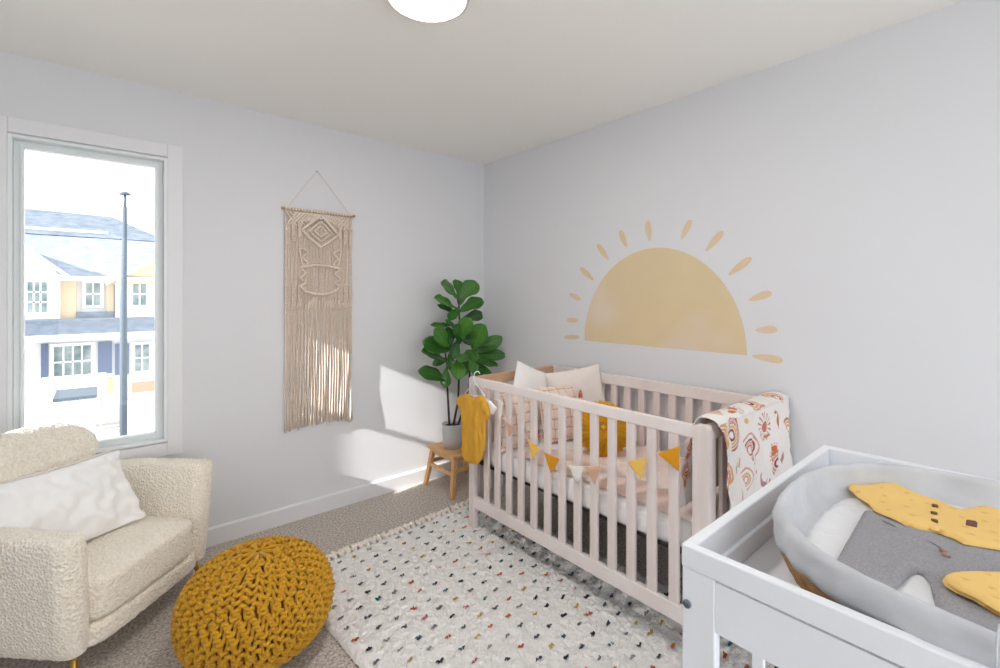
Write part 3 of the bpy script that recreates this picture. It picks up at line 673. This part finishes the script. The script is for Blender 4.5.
for i in range(50):
    s_ = -1+2*(i+.5)/50; ln = 1.335+.02*nz(i*1.3, 0)+.012*random.random()-.015*(1-s_*s_)
    d_0 = .535+.03*abs(s_)+random.uniform(-.02, .02); ph = random.uniform(0, 6); off = -.002 if i % 2 else .0045; aa = random.uniform(.006, .026)
    g.tube([mp(s_+aa*math.sin(k*.9+ph)*(k/9)+.01*(i % 2-.5), d_0+(ln-d_0)*k/10, off+.004*math.sin(k*.7+ph)*(k/10)) for k in range(11)], [.0034]*9+[.0040, .0043], 6)
g.build('fringe', M['cord'], mac, True)

# ------------------------------------------------------------------ armchair
q2 = math.sqrt(.5)
def ch(f, r, z): return np.array([q2*(f+r), q2*(r-f), z])
ac = thing('armchair', 'cream boucle armchair with a curved back and slim brass legs under the window', 'armchair', ch(-1.45, -2.015, 0))
RC, FF, HW = -2.001, -1.13, .352
def bn(p, a=.004): return a*mnoise.noise(Vector(p)*85)+a*.6*mnoise.noise(Vector(p)*150)
def bumped(rings, a=.004):
    out = []
    for i, r in enumerate(rings):
        c = np.mean(r, 0); rr = []
        for p in r:
            d = p-c; L = np.linalg.norm(d); rr.append(p+(d/L*bn(p, a) if L > 1e-5 else 0))
        out.append(rr)
    return out
# U shaped wall: arms and rear shell
def upath(t, hw, depth, f0):                # t 0..1 from near arm front round the back to far arm front
    st_ = .30; tot = 2*st_+math.pi*.33; s_ = t*tot
    if s_ < st_: return (f0-s_, RC-hw, (0, -1))
    if s_ > tot-st_: return (f0-(tot-s_), RC+hw, (0, 1))
    a = (s_-st_)/(tot-2*st_)*math.pi
    return (f0-st_-math.sin(a)*(depth-st_), RC-hw*math.cos(a), (-math.sin(a), -math.cos(a)))
rings = []; NT = 230
for i in range(NT+1):
    t = i/NT; f, r, nn = upath(t, HW-.052, .60, FF-.006)
    back = math.sin(math.pi*t); top = .543+.032*t+.012*back; th = .058
    end = min(t, 1-t)*NT; sh = math.sqrt(max(0.02, 1-(1-min(1, end/7))**2))
    ring_ = []; m_ = 84
    for j in range(m_):
        a = 2*math.pi*j/m_; c, s_ = math.cos(a), math.sin(a); k = (abs(c)**5+abs(s_)**5)**(-1/5)
        zz = (s_*k*.5+.5); z = .128+(top-.128)*zz; flare = (.004+.036*t)*(zz**1.5)-.012*(1-zz)**3
        if end < 7: z = .128+(top-.128)*(.5+(zz-.5)*(1-.06*(1-sh)))
        o_ = (c*k)*th*(.92+.12*zz)*(sh if end < 7 else 1)+flare
        ring_.append(ch(f+nn[0]*o_, r+nn[1]*o_, z))
    rings.append(ring_)
g = G(); g.loft(bumped(rings)); g.build('arm_shell', M['boucle'], ac, True)
# base below the seat, and the seat cushion
def slab(z0, z1, hw, f0, f1, rnd, name, crown=0, a=.004, nz_=30, n=260):
    rings = []
    for k in range(nz_+1):
        t = k/nz_; z = z0+(z1-z0)*t; e = min(t, 1-t)*2; sh = rnd*(1-math.sqrt(max(0, 1-(1-min(1, e*(z1-z0)/2/rnd))**2)))
        rg = []
        for i in range(n):
            th = 2*math.pi*i/n; c, s_ = math.cos(th), math.sin(th); kk = (abs(c)**7+abs(s_)**7)**(-1/7)
            fx = (f0+f1)/2+((f0-f1)/2-sh)*c*kk; rr = RC+(hw-sh)*s_*kk
            if c < 0: fx = (f0+f1)/2+((f0-f1)/2-sh)*c*min(kk, 1.03)
            rg.append(ch(fx, rr, z))
        rings.append(rg)
    if crown:
        last = rings[-1]; c = np.mean(last, 0)
        for q in np.linspace(.93, .02, 40): rings.append([c+(p-c)*q+np.array([0, 0, crown*(1-q**3)]) for p in last])
    g = G(); g.loft(bumped(rings, a)); 
    return g
slab(.120, .199, HW-.075, FF+.008, FF-.52, .02, 'base', nz_=14).build('base_rail', M['boucle'], ac, True)
g = slab(.200, .355, HW-.100, FF+.010, FF-.52, .026, 'seat', crown=.02, nz_=26)
gb = G(); gb.v = [(p[0], p[1], p[2]+.004*mnoise.noise(Vector(p)*80) if p[2] > .36 else p[2]) for p in g.v]; gb.f = g.f
gb.build('seat_cushion', M['boucle'], ac, True)
# leaf shaped backrest
rings = []; NT = 130; m_ = 84
for i in range(NT+1):
    q = -math.cos(math.pi*i/NT); w_ = max(0, 1-abs(q)**2.7)**.55
    f = -1.655+.055*q*q; r = -2.025+.236*q; hh = .004+.116*w_; th = .004+.058*w_**.8; zc = .700+.010*(1-w_)
    ring_ = []
    for j in range(m_):
        b = 2*math.pi*j/m_; c, s_ = math.cos(b), math.sin(b); k = (abs(c)**2.5+abs(s_)**2.5)**(-1/2.5)
        ring_.append(ch(f+c*k*th-.04*s_*k*hh/.12, r-.25*q*c*k*th*.3, zc+s_*k*hh))
    rings.append(ring_)
g = G(); g.loft(bumped(rings)); g.build('backrest', M['boucle'], ac, True)
g = G(); g.loft(bumped([[ch(-1.675+c*.035, -2.03+s_*.13, z) for c, s_ in [(math.cos(2*math.pi*j/40), math.sin(2*math.pi*j/40)) for j in range(40)]] for z in np.linspace(.52, .62, 14)], .002)); g.build('backrest_support', M['boucle'], ac, True)
for sf, sr in ((1, -1), (1, 1), (-1, -1), (-1, 1)):
    f = FF-.055 if sf > 0 else FF-.43; r = RC+sr*(HW-.075); g = G()
    g.tube([ch(f, r, .15), ch(f+sf*.02, r+sr*.018, .07), ch(f+sf*.04, r+sr*.036, .001)], [.012, .010, .007], 12); g.build('leg', M['brass'], ac, True)
# white pillow on the chair
tp = thing('throw_pillow', 'white satin lumbar pillow with a beaded top edge resting in the cream armchair', 'pillow', ch(-1.40, -2.03, .39))
pc = ch(-1.45, -2.055, .525); PU = ch(0.16, 1, -.02)-ch(0, 0, 0); PV = ch(-.62, 0, 1)-ch(0, 0, 0)
PU /= np.linalg.norm(PU); PV /= np.linalg.norm(PV); PN = np.cross(PU, PV)
pillow(pc, PU, PV, .50, .33, .13, n=90, wr=.040, seed=11, pinch=.05).build('pillow_cover', M['white_cloth'], tp, True)
g = G()
for k in range(52):
    s_ = -1+2*(k+.5)/52; p = pc+PU*s_*.243+PV*(.165*(1-.05*(1-s_*s_))+.007)
    g.lathe([(.0005, -.0055), (.0045, -.003), (.0062, 0), (.0045, .003), (.0005, .0055)], p, 8)
g.build('beaded_trim', M['linen'], tp, True)

# ------------------------------------------------------------------ knitted pouf
PO = np.array([-1.915, -.985, 0]); PR, PH = .266, .184
pf = thing('knitted_pouf', 'round chunky knit mustard pouf on the carpet in front of the armchair', 'pouf', PO)
def psurf(az, la, off=0):      # la -pi/2..pi/2
    c, s_ = math.cos(la), math.sin(la); cc = abs(c)**.80; ss = math.copysign(abs(s_)**.92, s_)
    return PO+np.array([(PR+off)*cc*math.cos(az), (PR+off)*cc*math.sin(az), PH+(PH+off)*ss*.98])
g = G(); rings = [[psurf(2*math.pi*i/48, -math.pi/2+math.pi*(k+.01)/30.02, -.020) for i in range(48)] for k in range(31)]; g.loft(rings); g.build('core', M['mustard_in'], pf, True)
g = G(); NR = 23
for k in range(NR):
    la = math.radians(-70+152*k/(NR-1)); rr = PR*math.cos(la)**.8; n = max(8, int(round(2*math.pi*rr/.043)))
    dl = math.radians(152/(NR-1)); pts = []; m_ = n*12; sh = (k*.0)
    for i in range(m_+1):
        t = 2*math.pi*i/12; az = (t/(2*math.pi)+.30*math.sin(2*t)/(2*math.pi)*1.6)/n*2*math.pi+k*.013
        pts.append(psurf(az, la+dl*.86*math.cos(t), .0068*math.cos(2*t)+.001))
    g.tube(pts, .0070, 7, False)
# gathered crown
for i in range(9):
    az = 2*math.pi*i/9; g.tube([psurf(az, math.radians(75), .004), psurf(az+.2, math.radians(82), .008), PO+np.array([.012*math.cos(az), .012*math.sin(az), 2*PH+.004])], [.008, .0085, .008], 8)
g.build('knitted_cover', M['mustard'], pf, True)

# ------------------------------------------------------------------ changing table
TX0, TX1, TY0, TY1 = -1.548, -.655, -3.32, -2.522
tb = thing('changing_table', 'white lacquered changing table with raised sides in the lower right foreground', 'changing table', ((TX0+TX1)/2, (TY0+TY1)/2, 0))
def tbox(n_, *a, bv=.003): return G().box(*a).build(n_, M['white_lacquer'], tb, bevel=bv)
tbox('side_board', TX0, TX0+.019, TY0, TY1, .858, .90); tbox('side_board', TX1-.03, TX1, TY0, TY1, .80, .90)
tbox('end_board', TX0+.019, TX1-.03, TY1-.022, TY1, .80, .90); tbox('end_board', TX0+.019, TX1-.03, TY0, TY0+.022, .80, .90)
tbox('ledge', TX0+.019, TX1-.03, TY1-.032, TY1-.022, .80, .845)
tbox('tray', TX0+.019, TX1-.03, TY0+.022, TY1-.022, .785, .80)
for x in (TX0+.003, TX1-.025):
    for y in (TY1-.062, TY0): tbox('leg', x, x+.022, y, y+.062, 0, .857)
for x0, x1 in ((TX0+.006, TX0+.02), (TX1-.02, TX1-.004)):
    tbox('apron', x0-.002, x1, TY0+.062, TY1-.062, .762, .853, bv=.001); tbox('lower_rail', x0, x1, TY0+.062, TY1-.062, .12, .18)
sl_ = G().box(TX0+.008, TX0+.018, -2.663, -2.648+.004, .18, .763).build('slat', M['white_lacquer'], tb, bevel=.002)
for k in range(1, 7): copypart(sl_, tb, (0, -.0935*k, 0))
for y in (TY1-.02, TY0): tbox('side_rail', TX0+.025, TX1-.025, y, y+.02, .12, .18); tbox('side_rail', TX0+.025, TX1-.025, y, y+.02, .70, .785)
tbox('shelf', TX0+.02, TX1-.02, TY0+.02, TY1-.02, .13, .145)
for yb in (-2.533, ):
    g = G(); g.tube([(TX0+.003, yb, .79), (TX0-.001, yb, .79)], .0075, 16); g.build('bolt', M['dark'], tb, True)

# changing basket
BC = np.array([-1.172, -2.985]); BA, BB, BN = .358, .388, 2.7
bk = thing('changing_basket', 'oval seagrass changing basket with a pale grey fabric liner, on the changing table', 'basket', (*BC, .80))
def bring(off, z, n=220, wv=0., sd=0.):
    R_ = []
    for i in range(n):
        t = 2*math.pi*i/n; c, s_ = math.cos(t), math.sin(t); k = (abs(c)**BN+abs(s_)**BN)**(-1/BN)
        o_ = off+wv*nz(c*5+sd, s_*5, z*8)
        o_ += wv*.8*nz(c*14+sd, s_*14, z*40); R_.append((BC[0]+(BA+o_)*c*k, BC[1]+(BB+o_)*s_*k, z+wv*.8*nz(c*4, s_*4, sd)))
    return R_
g = G()
for k in range(9):
    z = .809+k*.0095; off = -.052+.046*(k/8)**.6; R_ = bring(off, z); m_ = len(R_)
    g.loft([[Vector(R_[i])+Vector(((BC[0]-R_[i][0])*.0, 0, 0))+Vector((math.cos(a)*.0075*(R_[i][0]-BC[0])/.38, math.cos(a)*.0075*(R_[i][1]-BC[1])/.38, math.sin(a)*.0078))*(1+.22*math.sin(i*1.4+k*2)) for a in [2*math.pi*q/8 for q in range(8)]] for i in range(m_)], False, True)
g.loft([bring(-.06, .803), bring(-.4, .803)])
g.build('woven_body', M['wicker'], bk, True)
g = G(); prof = [(-.008, .890, .004), (.002, .885, .005), (.006, .897, .006), (.005, .908, .007), (.007, .919, .007), (.006, .928, .005), (.005, .935, .003), (.001, .942, .003), (-.006, .944, .003), (-.012, .940, .004), (-.016, .93, .006), (-.020, .90, .008), (-.026, .893, .006), (-.034, .885, .004), (-.06, .872, .003), (-.30, .868, 0)]
g.loft([bring(o_, z, 260, wv, 3.) for o_, z, wv in prof], False); o = g.build('fabric_liner', M['liner'], bk, True)
# liner hems and seams
for tt in (math.radians(8), math.radians(172)):
    g = G()
    def at_(o_, z): c, s_ = math.cos(tt), math.sin(tt); k = (abs(c)**BN+abs(s_)**BN)**(-1/BN); return (BC[0]+(BA+o_)*c*k, BC[1]+(BB+o_)*s_*k, z)
    g.tube([at_(.009, .893), at_(.011, .92), at_(.009, .942), at_(-.004, .955), at_(-.014, .945), at_(-.020, .91), at_(-.030, .885)], .0012, 6); g.build('liner_seam', M['liner'], bk, True)
g = G(); prof = [(-.036, .866), (-.034, .872), (-.044, .878), (-.07, .881), (-.14, .882), (-.34, .882)]
R_ = []
for o_, z in prof: R_.append([(p[0], p[1], p[2]+(.003*nz(p[0], p[1], 0, 25) if z > .87 else 0)) for p in bring(o_, z, 200)])
g.loft(R_); g.build('quilted_pad', M['pad'], bk, True)
# clothes in the basket
ZP = .885
def ZC(pts, z): return pxpoly(pts, 'z', z, (0, 0, 0), (1, 0, 0), (0, 1, 0))
yb_, yd_ = np.array(lin('#f1ca7c')), np.array(lin('#dcae5c'))
def ycol(u, v):
    a, b = u*22+v*6, v*24-u*5; i, j = math.floor(a), math.floor(b); rx, ry = (math.sin(i*12.9+j*78.2)*43758) % 1, (math.sin(i*39.3+j*11.1)*24634) % 1
    d = math.hypot((a-i-.3-.4*rx)*1.6, (b-j-.3-.4*ry))
    return tuple(yd_*.8+yb_*.2) if d < .13 else tuple(yb_)
pants = [(864.5, 511), (880, 513), (920, 522), (964, 538), (1012, 548), (1030, 552), (1045, 600), (1045, 645), (1000, 640), (940, 618), (934.5, 604), (930, 584), (923.5, 575.5), (917, 573.5), (911, 576), (905, 581), (896, 590), (888, 598), (834, 565), (848, 540)]
t = thing('baby_trousers', 'grey marl baby trousers with two buttons laid flat in the changing basket', 'baby clothes', up(920, 550, 'z', ZP))
cloth(ZC(pants, ZP), (0, 0, ZP), (1, 0, 0), (0, 1, 0), (0, 0, 1), cell=.004, thick=.008, edge=.008, wr=.0045, ws=13).build('trousers', M['greyj'], t, True)
for px, py in ((943.5, 550), (946.5, 554.5)):
    p = up(px, py, 'z', ZP+.011); g = G(); g.tube([p-(0, 0, .003), p+(0, 0, .002)], .0055, 12); g.build('button', M['cbtn'], t, True)
for a_, b_ in (((883, 520), (905, 531)), ((921, 537), (945, 549))):
    p, q = up(*a_, 'z', ZP+.010), up(*b_, 'z', ZP+.010); g = G(); g.tube([p-(0, 0, .001), (p+q)/2, q-(0, 0, .001)], .0014, 6); g.build('pocket_seam', M['greyj'], t, True)
shirt = [(847.7, 485.5), (852, 484.2), (856, 486), (868, 486), (880, 485), (897, 485.6), (907.6, 490), (920, 495.5), (937, 502), (950, 507.5), (958, 510.5), (968.5, 509), (977, 507.3), (987, 508.3), (1000, 513), (1030, 522), (1040, 552), (1010, 552), (991.6, 549), (964, 544.5), (954, 539), (937, 533), (920, 530), (905.5, 525.5), (891, 518), (880, 514), (874, 511), (869, 504.5), (857, 497), (853, 493), (849, 490)]
ZS = ZP+.010
t = thing('baby_shirt', 'yellow dotted baby top with three dark buttons, above the grey trousers in the basket', 'baby clothes', up(930, 515, 'z', ZS))
cloth(ZC(shirt, ZS), (0, 0, ZS), (1, 0, 0), (0, 1, 0), (0, 0, 1), cell=.004, thick=.009, edge=.008, wr=.005, ws=13, colorf=ycol).build('shirt', M['ycloth'], t, True)
for px, py in ((935, 505.5), (934, 513), (934.5, 520.5)):
    p = up(px, py, 'z', ZS+.012); g = G(); g.tube([p-(0, 0, .003), p+(0, 0, .002)], .0055, 12); g.build('button', M['button'], t, True)
lp = ZC([(966, 519.5), (977.5, 521.5), (977, 527), (965.5, 524.5)], ZS+.010)
cloth(lp, (0, 0, ZS+.009), (1, 0, 0), (0, 1, 0), (0, 0, 1), cell=.002, thick=.003, edge=.002, wr=0).build('leather_tag', M['brown'], t)
pl = ZC([(929, 499), (940, 503), (940, 530), (929, 527)], ZS+.010)
cloth(pl, (0, 0, ZS+.006), (1, 0, 0), (0, 1, 0), (0, 0, 1), cell=.003, thick=.0035, edge=.003, wr=.0004, colorf=lambda u, v: tuple(yb_)).build('button_placket', M['ycloth'], t, True)
bl_ = [(942, 581), (944, 578), (948, 576), (956, 575), (975, 575.5), (1000, 575), (1030, 576), (1040, 600), (1036, 622), (1015, 620), (1000, 616.5), (989, 610), (973.6, 600.5), (956, 593), (945, 586)]
ZB = ZP+.012
t = thing('baby_bloomers', 'yellow folded baby garment lying on the grey trousers at the right image edge', 'baby clothes', up(980, 590, 'z', ZB))
cloth(ZC(bl_, ZB), (0, 0, ZB), (1, 0, 0), (0, 1, 0), (0, 0, 1), cell=.004, thick=.006, edge=.007, wr=.003, ws=12, colorf=ycol).build('lower_layer', M['ycloth'], t, True)
bl2 = [(x+2, y-2.5) for x, y in bl_]
cloth(ZC(bl2, ZB+.007), (0, 0, ZB+.007), (1, 0, 0), (0, 1, 0), (0, 0, 1), cell=.004, thick=.007, edge=.007, wr=.003, ws=12, colorf=ycol).build('upper_layer', M['ycloth'], t, True)

# ------------------------------------------------------------------ outside the window
E = {}
for n_, c in (('siding', '#e4e5e6'), ('roof', '#aebac9'), ('peach', '#d8c0a2'), ('blue', '#6a7795'), ('trimw', '#fbfbfb'), ('pane', '#93b4b0'), ('ground', '#cfc8c0'), ('pole', '#4c5763'), ('orange', '#d3a58c'), ('concrete', '#a3a8ad')):
    E[n_] = mat('outside_'+n_, c, .8, var=None)
E['roof'] = mat('outside_shingles', '#727a87', .9, var='#8b93a0', vscale=3, vstretch=(1, 1, 3))
E['pane'] = mat('outside_pane', '#5b7175', .15, var='#9fabab', vscale=2.2)
GZ = -3.85
struct(G().box(-60, 60, 3, 90, GZ-.3, GZ).build('ground', E['ground']))
def hx(px, py, y=22): return up(px, py, 'y', y)
hs = thing('town_house', 'pale two-storey house with grey-blue shingle roofs seen across the street', 'house', (-3, 24, GZ))
def hb(nm, x0, x1, y0, y1, z0, z1, m_): return G().box(x0, x1, y0, y1, z0, z1).build(nm, E[m_], hs)
XL, XR = -12, 9
hb('upper_wall', XL, XR, 22.6, 29, .3, 2.1, 'siding'); hb('lower_wall', XL, XR, 22, 29, GZ, -.35, 'siding')
# upper bays standing forward
hb('upper_bay', XL, hx(60, 0)[0], 22.0, 22.6, .40, 2.05, 'siding'); hb('upper_bay', hx(115, 0)[0], XR, 22.0, 22.6, .40, 2.05, 'siding')
hb('wood_panel', hx(60, 0)[0], hx(76, 0)[0], 22.3, 22.6, .40, 2.05, 'peach'); hb('wood_panel', hx(107, 0)[0], hx(114, 0)[0], 22.35, 22.6, .40, 2.0, 'peach')
hb('fascia', XL, XR, 21.6, 22.65, 1.98, 2.14, 'trimw')
hb('roof_band', XL, XR, 21.97, 22.02, hx(90, 321)[2], hx(90, 318)[2], 'roof'); hb('skirt_roof', hx(76, 0)[0], hx(114, 0)[0], 22.2, 22.6, .30, .72, 'roof')  # thin solid band in the roof colour above the porch roof
g = G(); g.add([(XL, 21.6, 2.12), (XR, 21.6, 2.12), (XR, 26, 4.15), (XL, 26, 4.15), (XL, 30.5, 2.1), (XR, 30.5, 2.1)], [(0, 1, 2, 3), (3, 2, 5, 4), (0, 3, 4), (1, 5, 2), (0, 4, 5, 1)]); g.build('main_roof', E['roof'], hs)
hz = up(80, 224, 'y', 26)[2]
g = G(); g.add([(XL, 25.8, 4.1), (hx(112, 0, 26)[0], 25.8, 4.1), (hx(140, 0, 26)[0]+1.2, 25.8, 4.1), (XL, 26, hz+.65), (hx(112, 0, 26)[0], 26, hz+.45), (XL, 26.6, 4.1), (hx(140, 0, 26)[0]+1.2, 26.6, 4.1)], [(0, 2, 4, 3), (3, 4, 6, 5), (0, 5, 6, 2), (0, 3, 5), (4, 2, 6)]); g.build('ridge_roof', E['roof'], hs)
g = G(); g.bar((XL, 25.9, up(60, 231, 'y', 25.9)[2]), (hx(108, 0, 25.9)[0], 25.9, up(105, 234, 'y', 25.9)[2]), .12, .22); g.build('ridge_flashing', E['trimw'], hs)
# gables
def gable(pts, y0, y1, nm, m_):
    g = G(); g.add([(p[0], y0, p[2]) for p in pts]+[(p[0], y1, p[2]) for p in pts], [(0, 1, 2), (5, 4, 3), (0, 3, 4, 1), (1, 4, 5, 2), (2, 5, 3, 0)]); g.build(nm, E[m_], hs)
a_, b_, c_ = hx(5, 277), hx(25, 247), hx(62, 277); gable((a_, b_, c_), 21.75, 24.5, 'gable', 'siding')
g = G(); g.bar(np.array(b_)-(0, .35, 0), np.array(c_)+np.array([.2, -.35, 0]), .5, .12); g.build('gable_fascia', E['trimw'], hs)
a_, b_, c_ = hx(112, 284), hx(165, 255), hx(218, 284); gable((a_, b_, c_), 21.75, 24.5, 'gable', 'peach')
g = G(); g.bar(np.array(a_)+np.array([-.2, -.35, 0]), np.array(b_)-(0, .35, 0), .5, .12); g.build('gable_fascia', E['trimw'], hs)
# porch roof
zt, ze = hx(90, 320)[2], hx(90, 334)[2]
g = G(); g.add([(XL, 22.02, zt+.02), (XR, 22.02, zt+.02), (XR, 20.6, ze+.1), (XL, 20.6, ze+.1), (XL, 22.02, ze), (XR, 22.02, ze)], [(0, 3, 2, 1), (3, 4, 5, 2), (0, 4, 3), (1, 2, 5), (0, 1, 5, 4)]); g.build('porch_roof', mat('outside_porch_shingles', '#4d5562', .9, var='#626b79', vscale=3), hs)
z_ = up(90, 337, 'y', 20.55)[2]; hb('porch_fascia', XL, XR, 20.5, 20.62, z_-.10, z_+.12, 'trimw')
g = G(); p_ = up(47, 340, 'y', 20.7); g.box(p_[0]-.55, p_[0]-.3, 20.6, 20.9, GZ, p_[2]); g.build('porch_post', E['siding'], hs)
def hwin(x0, z1, x1, z0, cols_, rows_, y=21.98):
    a = hx(x0, z1, y); b = hx(x1, z0, y); t = .12
    w_ = G().box(a[0]-t, b[0]+t, y-.04, y+.03, b[2]-t, a[2]+t).build('window', E['trimw'], hs)
    G().box(a[0], b[0], y-.06, y-.02, b[2], a[2]).build('pane', E['pane'], w_)
    g = G()
    for i in range(1, cols_): x = a[0]+(b[0]-a[0])*i/cols_; g.box(x-.025, x+.025, y-.085, y-.05, b[2], a[2])
    for i in range(1, rows_): z = b[2]+(a[2]-b[2])*i/rows_; g.box(a[0], b[0], y-.085, y-.05, z-.03, z+.03)
    g.build('muntins', E['trimw'], w_)
hwin(27.5, 282, 47, 312, 3, 3); hwin(86, 283, 100, 305, 2, 2, 22.55); hwin(133, 283, 146, 305, 2, 2)
hwin(54, 347, 91, 375, 4, 2); hwin(135, 345, 149, 370, 2, 2)
for x0, x1, y0, y1 in ((41, 48, 344, 378), (98, 112, 342, 373), (115, 129, 344, 374), (26, 29, 344, 392)):
    a = hx(x0, y0, 21.95); b = hx(x1, y1, 21.95); G().box(a[0], b[0], 21.93, 22.02, b[2], a[2]).build('blue_panel', E['blue'], hs)
a, b = hx(132, 383), hx(156, 390); hb('orange_panel', a[0], b[0], 21.9, 22, b[2], a[2], 'orange')
a, b = hx(106, 378), hx(113, 392); hb('wood_panel', a[0], b[0], 21.9, 22, b[2], a[2], 'peach')
# street lamp
lp0 = up(123, 431, 'z', GZ)
yl_ = 13.0; p0 = up(123.5, 400, 'y', yl_); tz = up(125, 194, 'y', yl_)[2]
sl = thing('street_lamp', 'tall slim blue-grey street lamp standing before the house across the street', 'street lamp', (p0[0], yl_, GZ))
G().tube([(p0[0], yl_, GZ), (p0[0], yl_, up(124, 300, 'y', yl_)[2]), (p0[0]+.03, yl_, tz-.35)], [.095, .075, .045], 12).build('pole', E['pole'], sl, True)
G().tube([(p0[0]+.03, yl_, tz-.35), (p0[0]+.03, yl_, tz)], .03, 8).build('neck', E['pole'], sl, True)
G().lathe([(.13, -.02), (.13, .0), (.07, .05), (.02, .07)], (p0[0]+.03, yl_, tz), 20).build('lamp_head', E['pole'], sl, True)
# site hoarding, skip and trailer in front of the house
def site(nm, lab, cat, px0, px1, py0, py1, y, d, m_):
    a = up(px0, py0, 'y', y); b = up(px1, py1, 'y', y); t = thing(nm, lab, cat, ((a[0]+b[0])/2, y, GZ)); return t, a, b
t, a, b = site('site_banner', 'white banner board in front of the pale house across the street', 'banner', 42, 106, 378, 400, 20, .1, 'trimw')
G().box(a[0], b[0], 20, 20.06, b[2], a[2]).build('board', E['trimw'], t)
for x in (a[0]+.1, b[0]-.2): G().box(x, x+.1, 20.06, 20.16, GZ, a[2]).build('support_post', E['concrete'], t)
g = G()
for (x0, z0, x1, z1) in ((53, 384, 58, 384.7), (53, 387, 58, 387.7), (53, 390, 57, 390.7), (62, 383, 62.8, 393)):
    p = up(x0, z0, 'y', 19.99); q = up(x1, z1, 'y', 19.99); g.box(p[0], q[0], 19.985, 19.999, q[2], p[2])
g.build('printed_lines', E['roof'], t)
t, a, b = site('skip_container', 'long pale metal skip with a dark top edge parked across the street', 'skip', 55, 95, 402, 424, 15, .1, 'concrete')
G().box(a[0], b[0], 15, 16.6, GZ+.15, a[2]).build('body', E['trimw'], t); G().box(a[0]-.05, b[0]+.05, 14.95, 16.65, a[2], a[2]+.09).build('rim', E['pole'], t)
for k in range(5): x = a[0]+(b[0]-a[0])*(k+.3)/5; G().box(x, x+.07, 14.93, 15, GZ+.15, a[2]).build('rib', E['concrete'], t)
for x in (a[0]+.1, b[0]-.3): G().box(x, x+.2, 15.1, 16.5, GZ, GZ+.15).build('skid', E['pole'], t)
t, a, b = site('concrete_barrier', 'low white concrete barrier right of the street lamp across the street', 'barrier', 127, 158, 400, 417, 15, .1, 'concrete')
g = G(); g.loft([[(x, 15-.25, GZ), (x, 15+.25, GZ), (x, 15.1, a[2]), (x, 14.9, a[2])] for x in (a[0], b[0]+1.5)]); g.build('block', E['trimw'], t)
G().box(a[0], b[0]+1.5, 14.88, 15.12, a[2], a[2]+.06).build('coping', E['concrete'], t)
